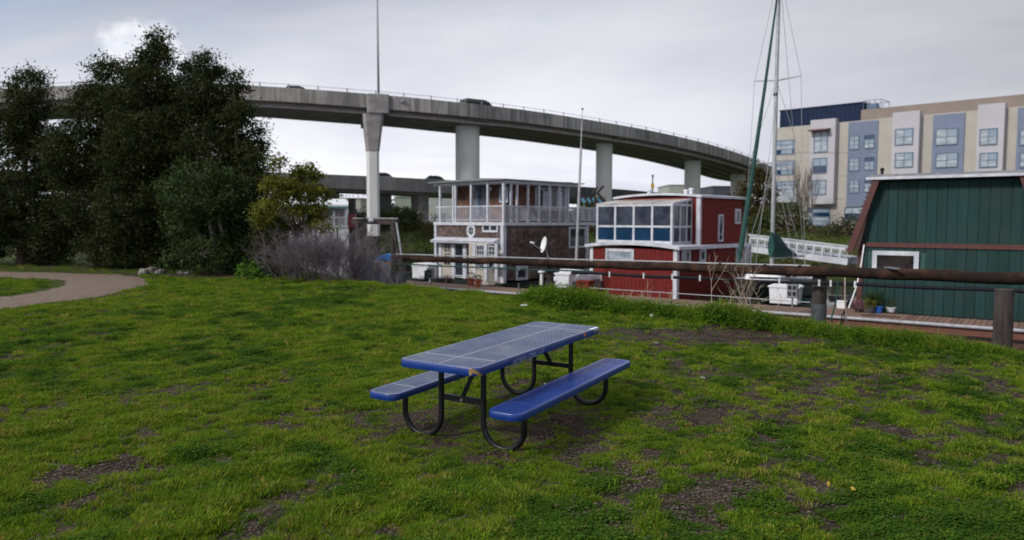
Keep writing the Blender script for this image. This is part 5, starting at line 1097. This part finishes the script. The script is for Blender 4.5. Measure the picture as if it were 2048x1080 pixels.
for k in range(5): u = r[0]+(r[1]-r[0])*k/4; bal.box(-1.22, -1.14, u-.04, u+.04, r[2], r[3])
bo_ = bal.build('balcony', M_['lilac'], ap); MB().box(-1.2, -1.18, r[0], r[1], r[2]+.08, r[3]-.08).build('mesh_panel', M_['blind'], bo_)
zn = AZ(1640, 214.5, 3.5); a, b = AF.at(1560, 230, 'x', 3.5).y, AF.at(1724, 230, 'x', 3.5).y; pk = MB().box(3.5, 12, b, a, ztc-.1, zn).build('penthouse', M_['navy'], ap); MB().box(3.4, 12.1, b-.1, a+.1, zn-.02, zn+.14).build('coping', M_['navy'], pk)
for k in range(18): u = b+(a-b)*(k+.5)/18; MB().box(3.46, 3.5, u-.02, u+.02, ztc, zn).build('rib', M_['navy'], pk)
a, b = AF.at(1722, 230, 'x', 2.5).y, AF.at(2120, 230, 'x', 2.5).y; MB().box(2.5, 12, b, a, ztc-.1, AZ(1750, 217, 2.5)).build('penthouse', M_['taupe'], ap)
a, b = AF.at(1727, 210, 'x', 3.0).y, AF.at(1762, 210, 'x', 3.0).y; zq0 = AZ(1750, 217, 2.5); zq1 = AZ(1745, 199.5, 3.0); cg = MB()
for u in (a, (a*2+b)/3, (a+b*2)/3, b):
    cg.box(3.0, 3.06, u-.03, u+.03, zq0, zq1); cg.box(6.0, 6.06, u-.03, u+.03, zq0, zq1)
cg.box(3, 3.06, b, a, zq1-.06, zq1).box(6, 6.06, b, a, zq1-.06, zq1).box(3, 6, a-.03, a+.03, zq1-.06, zq1).box(3, 6, b-.03, b+.03, zq1-.06, zq1).box(4.2, 5.2, b+.9, b+2.1, zq0, zq0+.9)
cg.build('roof_screen', M_['bframe'], ap)
# ------------------------------------------------------------------ far things between
def far_box(name, label, x0, x1, yt, Y, dep, m, cat='building', roof=None, yb=445, win=None, ang=0.0):
    a = P(x0, yb, Y); b = P(x1, yb, Y); zt_ = P((x0+x1)/2, yt, Y).z; t = thing(name, label, cat, Matrix.Translation((a.x, a.y, 0)) @ Matrix.Rotation(ang, 4, 'Z')); Wd = b.x-a.x; z0 = .5
    MB().box(0, Wd, 0, dep, z0, zt_).build('wall', m, t); MB().box(-.2, Wd+.2, -.2, dep+.2, zt_, zt_+.35).build('parapet', roof or m, t)
    if win:
        nx, nz, hz = win
        for i in range(nx):
            for j in range(nz): c = Wd*(i+.5)/nx; h_ = z0+(zt_-z0)*(j+.5)/nz; MB().box(c-Wd/nx*.3, c+Wd/nx*.3, -.05, 0, h_-hz/2, h_+hz/2).build('window', M_['blind'], t)
    return t
pale = mat('pale_warehouse', (.34, .35, .33), (.28, .29, .275), .3, .8); pale2 = mat('green_grey_warehouse', (.24, .28, .24), (.20, .235, .205), .3, .8)
far_box('warehouse', 'pale low warehouse seen under the lower bridge left of the flared pier', 678, 722, 398, 190, 20, pale, win=(4, 1, 1.4)); far_box('warehouse', 'greenish grey warehouse seen under the lower bridge behind the dark trees', 790, 834, 395, 200, 25, pale2, win=(6, 1, 1.2)); far_box('warehouse', 'pale warehouse with small windows left of the brown houseboat', 856, 925, 391, 195, 22, pale, win=(8, 2, 1.0))
far_box('warehouse', 'wide grey warehouse behind the white houseboat roof', 560, 678, 401, 230, 22, pale2, win=(8, 1, 1.5))
far_box('warehouse', 'pale block with rooftop plant visible between the two rear columns', 1337, 1374, 371, 260, 20, pale, win=(5, 2, 1.3)); far_box('warehouse', 'dark slate box building between the third and fourth round columns', 1424, 1462, 374, 230, 18, mat('slate_cladding', (.045, .052, .07), rough=.6))
far_box('warehouse', 'long low grey building far behind the red houseboat', 1190, 1500, 404, 280, 20, pale2, win=(20, 1, 1.6))
far_box('apartment_block', 'plain pale apartment block in the far right distance', 1960, 2300, 300, 160, 25, pale, win=(10, 4, 1.5)); far_box('warehouse', 'long low warehouse far behind the trees at the left', -200, 420, 392, 220, 25, pale, win=(24, 2, 1.5))
# rooftop letters
def letter_sign(txt, x0, pitch, ybot, hpx, Y, m):
    o = P(x0, ybot, Y); s = thing('rooftop_sign', 'rooftop sign of separate dark letters on a frame seen under the lower bridge', 'sign', o); h_ = hpx/F*Y
    cur = x0
    for chh in txt:
        if chh != ' ':
            cu = bpy.data.curves.new('letter', 'FONT'); cu.body = chh; cu.size = h_*1.38; cu.extrude = .12; ob = bpy.data.objects.new('tmp', cu); sc.collection.objects.link(ob)
            bpy.context.view_layer.update(); me = bpy.data.meshes.new_from_object(ob.evaluated_get(bpy.context.evaluated_depsgraph_get())); bpy.data.objects.remove(ob); bpy.data.curves.remove(cu)
            lo = bpy.data.objects.new('letter', me); me.materials.clear(); me.materials.append(m); sc.collection.objects.link(lo); lo.parent = s; lo.location = (P(cur, ybot, Y).x-o.x, 0, 0); lo.rotation_euler = (R_(90), 0, 0)
        cur += pitch*(1.0 if chh != ' ' else .55)
    x1 = P(cur, ybot, Y).x-o.x; MB().box(-.5, x1, -.05, .05, -.5, -.35).build('frame', M_['galv'], s)
    for k in range(9): MB().box(x1*k/8-.06, x1*k/8+.06, -.05, .05, -3.6, -.35).build('support', M_['galv'], s)
letter_sign('BAKER & HAMILTON', 678, 6.6, 393.5, 4.3, 205, mat('dark_letter', (.12, .08, .09), rough=.8))
# blue slanted panels and poles between the houseboats
bpn = P(1163, 402, 46); bs = thing('boat_canopy', 'row of slanted blue canopy panels with dark poles between the houseboats', 'canopy', bpn); tp = mat('sky_blue_panel', (.10, .30, .46), rough=.35)
for k in range(4):
    x = 1167+k*10.5; q = [P(x-5, 399, 46)-bpn, P(x, 393, 46)-bpn, P(x+6, 402, 46)-bpn, P(x+1, 408, 46)-bpn]; MB().add(q+[v+Vector((0, .05, 0)) for v in q], [(0, 1, 2, 3), (4, 7, 6, 5), (0, 4, 5, 1), (1, 5, 6, 2), (2, 6, 7, 3), (3, 7, 4, 0)]).build('panel', tp, bs)
    MB().tube([P(x-1, 392, 45.9)-bpn, P(x+8, 404, 45.9)-bpn], .05, 5).build('pole', M_['pile'], bs)
for a, b, c, d in ((1191, 389, 1207, 372), (1184, 388, 1195, 374), (1194, 385, 1212, 404)): MB().tube([P(a, b, 45.8)-bpn, P(c, d, 45.8)-bpn], .08, 6).build('pole', M_['pile'], bs)
MB().tube([P(1190, 398, 46)-bpn, P(1190, 398, 46)-bpn-Vector((0, 0, 2.4))], .06, 6).build('support', M_['pile'], bs)
mk = thing('signal_mast', 'thin mast with small orange pennant above the red houseboat roof', 'mast', P(1305, 385, 60)-Vector((0, 0, 2.0))); MB().tube([(0, 0, 0), (0, 0, 2.0+33/F*60)], .05, 6).build('pole', M_['pile'], mk)
MB().box(-.12, .12, -.06, .06, 2.0+8/F*60, 2.0+18/F*60).build('pennant', M_['yellow'], mk); MB().ball((0, 0, 2.0+33/F*60), .10, 6).build('top_light', M_['leaf_mid'], mk)
# ------------------------------------------------------------------ trees and shrubs
def tree(name, label, cat, base, blobs, m_leaf, m_bark, seed, leaf=.12, dens=38, per=56, cr=.36, trunk_r=.16, group=None, asp=.45, stems=1, forks=None, limb=True, hole=0.0):
    q = np.random.default_rng(seed); base = Vector(base); t = thing(name, label, cat, base, group); C = []; tr = MB(); B = []
    for (px, py, rx, ry, Y) in blobs:
        c = P(px, py, Y)-base; k = Y/F; B.append((c, rx*k, ry*k))
    B.sort(key=lambda b: b[0].z); top = max(b[0].z for b in B)
    tops = []
    for s in range(stems):
        tgt = B[-1-s % len(B)][0] if stems > 1 else B[-1][0]; off = Vector((q.uniform(-.3, .3)*(stems > 1), q.uniform(-.3, .3)*(stems > 1), 0)); ps = []
        n = 7
        for i in range(n): a = i/(n-1); ps.append(off*(1-a)+Vector((tgt.x*a**1.5, tgt.y*a**1.5, tgt.z*a*.95))+Vector((q.normal(0, .06), q.normal(0, .06), 0))*(i > 0)*(1+.3*trunk_r))
        ps[0].z = -.3; tr.tube(ps, [trunk_r*(1-.85*i/(n-1)) for i in range(n)], 7); tops.append(ps)
    for c, rx, rz in B:
        ps = min(tops, key=lambda p_: (p_[3]-c).length); j = min(range(1, len(ps)-1), key=lambda i: abs(ps[i].z-(c.z-rz*1.1))); a = ps[j]; mid = a.lerp(c, .5)+Vector((q.normal(0, .1*rx), q.normal(0, .1*rx), .12*rz)); r0 = trunk_r*(.50-.04*j)
        if limb: tr.tube([a, mid, c], [r0*.7, r0*.45, r0*.18], 6)
        ncl = max(5, int(dens*rx*rz*3.0)); ry = (rx+rz)*.5
        for i in range(ncl):
            d = q.normal(size=3); d /= np.linalg.norm(d); rr = q.uniform(.25, 1.0)**.55; p = Vector((d[0]*rx*rr, d[1]*ry*rr, d[2]*rz*rr))+c
            if limb and i % 3 == 0: tr.tube([c.lerp(p, .05)+Vector((0, 0, -.1*rz)), c.lerp(p, .6)+Vector((q.normal(0, .04), 0, q.normal(0, .04))), p], [r0*.16, r0*.11, r0*.04], 4, False)
            n = int(per*q.uniform(.5, 1.4)); rad = cr*q.uniform(.6, 1.3); C.append(np.array(p)+q.normal(size=(n, 3))*np.array([rad, rad, rad*.6])*.55)
    tr.build('trunk', m_bark, t, smooth='auto'); C = np.concatenate(C); leaves('crown', C, leaf, m_leaf, t, seed+1, asp); return t
Z0 = lambda x, y: float(height(x, y))
def gbase(px, Y): x = (px-1024)/F*Y; return (x, Y, Z0(x, Y))
def bankY(px):
    lo, hi = 5, 60
    for _ in range(50):
        m = (lo+hi)/2
        if m < float(edge((px-1024)/F*m)): lo = m
        else: hi = m
    return lo
DL_, BK = M_['leaf_dark'], M_['bark']; GT = 'dark evergreen trees at the left of the lawn'
def bl_(Y, *b): return [(*q, Y+(i % 3-1)*.5) for i, q in enumerate(b)]
tree('evergreen_tree', 'tallest dark evergreen tree, its narrow top the highest point left of the viaduct', 'tree', gbase(300, 29), bl_(29, (322, 88, 20, 30), (312, 120, 34, 30), (280, 138, 26, 30), (300, 165, 55, 40), (270, 215, 55, 55), (340, 205, 48, 45), (300, 280, 75, 60), (262, 330, 60, 65), (345, 330, 62, 60), (265, 420, 66, 74), (330, 420, 66, 66), (285, 495, 70, 55), (325, 255, 40, 40), (340, 490, 60, 50)), DL_, BK, 1, group=GT, trunk_r=.15)
tree('evergreen_tree', 'middle dark evergreen tree, second highest top, beside the tallest one', 'tree', gbase(405, 28.6), bl_(28.6, (412, 122, 17, 26), (428, 150, 22, 26), (376, 150, 22, 24), (400, 178, 42, 34), (375, 240, 50, 50), (432, 235, 48, 42), (408, 305, 66, 56), (380, 390, 62, 66), (455, 385, 56, 60), (410, 470, 66, 56), (350, 300, 40, 50), (470, 300, 36, 40), (440, 500, 60, 45)), DL_, BK, 2, group=GT, trunk_r=.13)
tree('evergreen_tree', 'right dark evergreen tree whose edge touches the end of the viaduct', 'tree', gbase(478, 28.2), bl_(28.2, (470, 160, 14, 16), (462, 190, 28, 28), (452, 245, 46, 42), (475, 225, 24, 34), (513, 262, 15, 22), (500, 300, 32, 30), (515, 340, 26, 38), (480, 330, 40, 50), (500, 400, 46, 54), (522, 450, 42, 50), (470, 470, 56, 54), (515, 510, 46, 38), (460, 410, 40, 50)), DL_, BK, 3, group=GT, trunk_r=.09)
tree('evergreen_tree', 'dark evergreen tree at the far left edge behind the path', 'tree', gbase(190, 30), bl_(30, (215, 150, 30, 40), (190, 220, 60, 60), (230, 300, 50, 60), (150, 310, 60, 60), (190, 400, 80, 70), (120, 450, 60, 60), (220, 490, 60, 50)), DL_, BK, 4, group=GT, trunk_r=.2)
tree('evergreen_tree', 'dark evergreen tree in the left corner of the view', 'tree', gbase(40, 31), bl_(31, (60, 190, 45, 50), (20, 270, 70, 60), (95, 300, 60, 60), (40, 390, 90, 70), (-20, 460, 70, 60), (90, 490, 60, 50)), DL_, BK, 5, group=GT, trunk_r=.2)
tree('evergreen_tree', 'dark evergreen tree outside the left end of the lawn', 'tree', gbase(-130, 31), bl_(31, (-110, 230, 60, 60), (-150, 330, 80, 70), (-80, 420, 80, 70), (-180, 450, 80, 70)), DL_, BK, 6, group=GT, trunk_r=.2)
tree('broadleaf_shrub', 'large rounded dark green shrub with pale twisting branches in front of the evergreens', 'shrub', gbase(425, 26.4), bl_(26.4, (405, 352, 62, 28), (450, 375, 52, 34), (355, 385, 42, 34), (400, 400, 70, 40), (365, 450, 34, 34), (455, 440, 50, 42), (405, 505, 62, 36), (352, 520, 24, 22), (470, 500, 42, 40)), M_['leaf_mid'], M_['barkp'], 7, leaf=.11, per=34, trunk_r=.12, stems=3, asp=.6)
tree('young_tree', 'small sparse olive green tree with thin leaning stems beside the evergreens', 'tree', gbase(600, 24.6), bl_(24.6, (557, 328, 12, 14), (608, 338, 24, 14), (632, 352, 14, 14), (560, 375, 36, 26), (612, 380, 34, 24), (642, 388, 18, 14), (570, 415, 42, 24), (625, 425, 30, 20), (595, 452, 36, 14), (640, 455, 20, 9), (535, 430, 26, 30)), M_['leaf_olive'], BK, 8, leaf=.115, per=46, dens=62, trunk_r=.07, stems=4, cr=.24)
tree('dark_shrub', 'dark twiggy shrub between the evergreens and the bare grey bush', 'shrub', gbase(548, 25.5), bl_(25.5, (545, 470, 34, 40), (568, 500, 30, 34), (560, 530, 40, 28), (520, 525, 34, 28), (530, 490, 34, 40)), DL_, BK, 9, leaf=.09, per=40, dens=44, trunk_r=.05, stems=3)
tree('leafy_bush', 'low bright green leafy bush at the foot of the evergreens', 'shrub', gbase(510, 24.6), bl_(24.6, (505, 540, 28, 16), (525, 548, 22, 14), (490, 548, 16, 12)), M_['leaf_bright'], BK, 10, leaf=.13, per=26, dens=30, trunk_r=.03, stems=3, asp=.7, cr=.2)
# bare twiggy shrubs
def bare(name, label, base, n, H_, spread, m, seed, r0=.012, depth=3, lean=.5, group=None, cat='shrub', kids=4, fan=1.0):
    q = random.Random(seed); base = Vector(base); t = thing(name, label, cat, base, group); b = MB()
    def grow(p, d, L, r, k):
        e1 = p+d*L*.5+Vector((q.gauss(0, .06), q.gauss(0, .06), q.gauss(0, .04)))*L; e2 = e1+(d+Vector((q.gauss(0, .2)*fan, q.gauss(0, .2)*fan, q.gauss(.05, .15)))).normalized()*L*.5
        b.tube([p, e1, e2], [r, r*.75, r*.5], 3, False)
        if k > 0:
            for i in range(kids):
                s = q.uniform(.25, 1); o = p.lerp(e1, s*2) if s < .5 else e1.lerp(e2, s*2-1); grow(o, (d+Vector((q.gauss(0, .55)*fan, q.gauss(0, .55)*fan, q.gauss(.1, .3)))).normalized(), L*q.uniform(.35, .6), r*.55, k-1)
    for i in range(n):
        a = q.uniform(0, 6.28); rr = spread*math.sqrt(q.random())*.45; d = Vector((math.cos(a)*lean*q.uniform(.2, 1.2), math.sin(a)*lean*q.uniform(.2, 1.2), 1)).normalized(); grow(Vector((math.cos(a)*rr, math.sin(a)*rr*.6, -.1)), d, H_*q.uniform(.6, 1.05), r0*q.uniform(.7, 1.2), depth)
    b.build('twigs', m, t); return t
GB = 'bare grey shrubs along the bank'
for i, (px, Y, n, H_, sp, lb) in enumerate(((585, 23.6, 20, 1.3, .9, 'bare grey twiggy shrub, leftmost, under the small olive tree'), (628, 23.4, 26, 1.5, 1.1, 'bare grey twiggy shrub, tallest, in front of the white houseboat'), (678, 23.0, 26, 1.45, 1.1, 'bare grey twiggy shrub left of the mooring pile'), (724, 22.8, 16, 1.25, .9, 'low bare grey shrub in front of the tarp shelter'), (766, 22.3, 5, .7, .8, 'thin bare grey shrub just left of the rail end pile'))):
    bare('bare_shrub', lb, gbase(px, Y), int(n*1.5), H_, sp*1.2, M_['twig'], 20+i, r0=.0105, depth=3, lean=.85, group=GB, kids=6)
GD_ = 'dry straw stems along the bank'
for i, (px, Y, n, H_, lb) in enumerate(((1262, 17.6, 3, .55, 'short dry stems in front of the red houseboat, leftmost'), (1283, 17.4, 3, .65, 'short dry stems second from left in front of the red houseboat'), (1300, 17.1, 2, 1.05, 'tallest single forked dry stem in front of the red wall'), (1330, 16.7, 4, .75, 'dry stems just left of the red houseboat corner board'), (1355, 16.5, 3, .6, 'dry stems just right of the white corner board'), (1400, 16.1, 4, .55, 'dry stems under the small red houseboat windows'), (1448, 15.8, 6, 1.25, 'tall dry stems at the right end of the red houseboat'), (1475, 15.6, 6, 1.1, 'dry stems below the foot of the green furled sail'), (1505, 15.4, 6, 1.15, 'dry stems below the mast of the sailboat'), (1535, 15.1, 4, .95, 'dry stems left of the ribbed dock box'))):
    Y = bankY(px)+.15; bare('dry_stems', lb, gbase(px, Y), max(2, int(n*.7)), H_*.88, .35, M_['twigw'], 40+i, r0=.0065, depth=2, lean=.3, group=GD_, cat='dry plant', kids=3)
GW_ = 'grey-green weed clumps on the bank'
for i, (px, py, Y, s_w) in enumerate(((1093, 584, 18.2, .28), (1120, 590, 18.0, .22), (1150, 586, 17.9, .30), (1172, 592, 17.7, .22), (1075, 594, 18.4, .2))):
    Y = bankY(px)+.2
    tree('weed_clump', ['grey-green weed clump under the satellite dish', 'low weed clump right of the dish pile', 'tallest grey-green weed clump left of the red houseboat', 'small weed clump below the slim mast', 'leftmost small grey-green weed clump'][i], 'plant', gbase(px, Y), [(px, py, 20*s_w/.28, 14*s_w/.28, Y), (px+8, py-8, 9, 12, Y)], M_['leaf_far'], M_['twig'], 60+i, leaf=.05, per=20, dens=60, trunk_r=.01, stems=3, cr=.08, group=GW_)
# far vegetation
def far(name, label, px, Y, blobs, m, seed, leaf=.4, cat='tree', group=None, zb=.75): return tree(name, label, cat, ((px-1024)/F*Y, Y, zb), [(*b, Y) for b in blobs], m, BK, seed, leaf=leaf*.85, dens=6.5, per=44, cr=.8, trunk_r=.25, group=group)
LF = M_['leaf_far']; GF = 'trees on the far bank'
far('far_tree', 'dark rounded tree on the far bank left of the flared pier', 722, 93, [(722, 440, 14, 18), (700, 455, 14, 16), (735, 460, 12, 16)], DL_, 70, group=GF)
far('far_tree', 'olive green spreading tree right of the flared pier', 785, 94, [(775, 440, 26, 18), (800, 445, 26, 20), (765, 458, 18, 14), (815, 462, 18, 16)], LF, 71, group=GF)
far('far_tree', 'dark tree behind the olive one near the bridge column', 815, 98, [(812, 425, 12, 12), (822, 438, 16, 18), (790, 418, 10, 8), (828, 458, 14, 18)], DL_, 72, group=GF)
far('far_tree', 'rusty shrub below the warehouse left of the brown houseboat', 875, 95, [(868, 452, 12, 10), (880, 440, 10, 14), (890, 462, 12, 10)], M_['leaf_rust'], 73, group=GF, leaf=.3)
far('far_tree', 'green mass of trees seen between the brown and the red houseboats', 1180, 80, [(1170, 425, 16, 18), (1190, 420, 18, 16), (1180, 450, 22, 18), (1205, 445, 16, 18), (1150, 450, 16, 16)], LF, 74, group=GF)
far('far_tree', 'rust brown tree under the right end of the viaduct', 1508, 90, [(1520, 352, 14, 22), (1500, 380, 20, 22), (1530, 385, 18, 26), (1480, 400, 16, 16), (1512, 420, 32, 22), (1475, 420, 12, 12)], M_['leaf_rust'], 75, group=GF)
far('far_tree', 'wide dark green shrub in front of the apartment building left part', 1560, 72, [(1540, 430, 26, 20), (1575, 425, 26, 18), (1598, 440, 18, 18), (1520, 450, 26, 20), (1565, 455, 34, 18), (1500, 455, 16, 16)], LF, 76, group=GF, leaf=.3)
far('far_tree', 'dark conifer-like shrub between building and green house roof', 1690, 66, [(1690, 452, 20, 16), (1668, 468, 14, 14), (1705, 472, 22, 18), (1700, 440, 12, 12), (1730, 460, 24, 24)], DL_, 77, group=GF, leaf=.25)
for i, px in enumerate((1590, 1615, 1640, 1665)): far('hedge_bush', ['leftmost', 'second', 'third', 'rightmost'][i]+' clipped yellow-green hedge bush below the ground-floor window', px, 80, [(px-5, 467, 13, 8), (px+8, 465, 12, 9)], M_['leaf_yel'], 80+i, leaf=.2, cat='hedge', group='hedge bushes in front of the apartments')
bare('poplar_tree', 'tall narrow leafless poplar tree against the cream apartment wall', ((1604-1024)/F*90, 90, .7), 9, 5.6, 1.5, M_['barkp'], 90, r0=.075, depth=2, lean=.06, cat='tree', kids=7, fan=.28)
# scrub on the far bank: nobody could count it
q_ = np.random.default_rng(91); n = 9000; x = q_.uniform(-90, 110, n); y = fedge(x)+q_.uniform(0, 1, n)**1.4*22-1; zt2 = height(x, y); hz = q_.uniform(0, 1, n)**2*(.9+.6*np.sin(x*.35)*np.sin(x*.13+1))*np.where(x > 18, .45, 1); C = []
cl = np.stack([x, y, zt2+hz+.1], 1); C = np.repeat(cl, 14, 0)+q_.normal(size=(n*14, 3))*np.array([.55, .55, .28]); hs_ = len(C)//2
leaves('bank_scrub', C[:hs_], .32, LF, None, 92, .5, 'stuff')['label'] = 'low olive scrub along the far creek bank'; leaves('bank_scrub', C[hs_:hs_+hs_//2], .32, M_['leaf_rust'], None, 93, .5, 'stuff')['label'] = 'brownish dry scrub along the far creek bank'
# far wood closing the horizon
n = 3000; x = q_.uniform(-420, 420, n); y = q_.uniform(290, 330, n); cl = np.stack([x, y, 1+q_.uniform(0, 1, n)*(5+3*np.sin(x*.07)+2*np.sin(x*.23))], 1); C = np.repeat(cl, 16, 0)+q_.normal(size=(n*16, 3))*np.array([2.2, 2, 1.2])
leaves('far_wood', C, 1.8, LF, None, 94, .5, 'stuff')['label'] = 'distant line of trees along the horizon'
# ------------------------------------------------------------------ stones and litter on the lawn
def stone(label, px, py, s, seed, m=M_['stone'], nm='stone', flat=.45):
    g6 = random.Random(seed); q = G(px, py, 0); t = thing(nm, label, 'stone', Vector((q.x, q.y, Z0(q.x, q.y)))); b = MB().ball((0, 0, s*.2), (s, s*g6.uniform(.5, .8), s*flat), 9); b.v = [tuple(Vector(v)*(1+g6.uniform(-.16, .16))) for v in b.v]; b.build('rock', m, t, bevel=0); t.rotation_euler.z = g6.uniform(0, 6); return t
for i, (px, py, s, lb) in enumerate(((286, 549, .28, 'flat pale stone at the far left beside the path end'), (302, 547, .36, 'long pale stone lying under the tallest evergreen'), (322, 548, .24, 'pale stone right of the long one under the evergreens'), (366, 548, .22, 'small tan stone at the foot of the rounded shrub'), (378, 549, .16, 'smallest tan stone right of its neighbour by the shrub'))): stone(lb, px, py, s, 100+i)
for i, (px, py, s, lb) in enumerate(((1229, 690, .05, 'small pale stone on the bare soil behind the table'), (1313, 691, .05, 'pale stone on bare soil right of the table far end'), (1405, 757, .055, 'pale stone in the grass right of the benches'), (741, 993, .03, 'small pinkish stone in the grass at the bottom'))): stone(lb, px, py, s, 110+i, flat=.3)
def scrap(label, px, py, w_, l_, m, nm='paper_scrap', cat='litter'):
    q = G(px, py, .02); t = thing(nm, label, cat, Vector((q.x, q.y, Z0(q.x, q.y)+.028))); MB().add([(-w_, -l_, 0), (w_, -l_, .02), (w_, l_, .01), (-w_, l_, .03), (0, 0, .04)], [(0, 1, 4), (1, 2, 4), (2, 3, 4), (3, 0, 4)]).build('sheet', m, t); return t
scrap('white paper scrap on the lawn edge near the weeds, left one', 1049, 614, .08, .05, M_['whitep']); scrap('white paper scrap in the grass below the red houseboat', 1306, 637, .06, .04, M_['whitep']); pass
yl_ = mat('yellow_leaf', (.35, .22, .03), rough=.7); scrap('fallen yellow leaf in the grass at lower right', 1706, 987, .012, .015, yl_, 'fallen_leaf', 'leaf'); scrap('tiny fallen yellow leaf left of the larger one at lower right', 1657, 972, .008, .010, yl_, 'fallen_leaf', 'leaf')
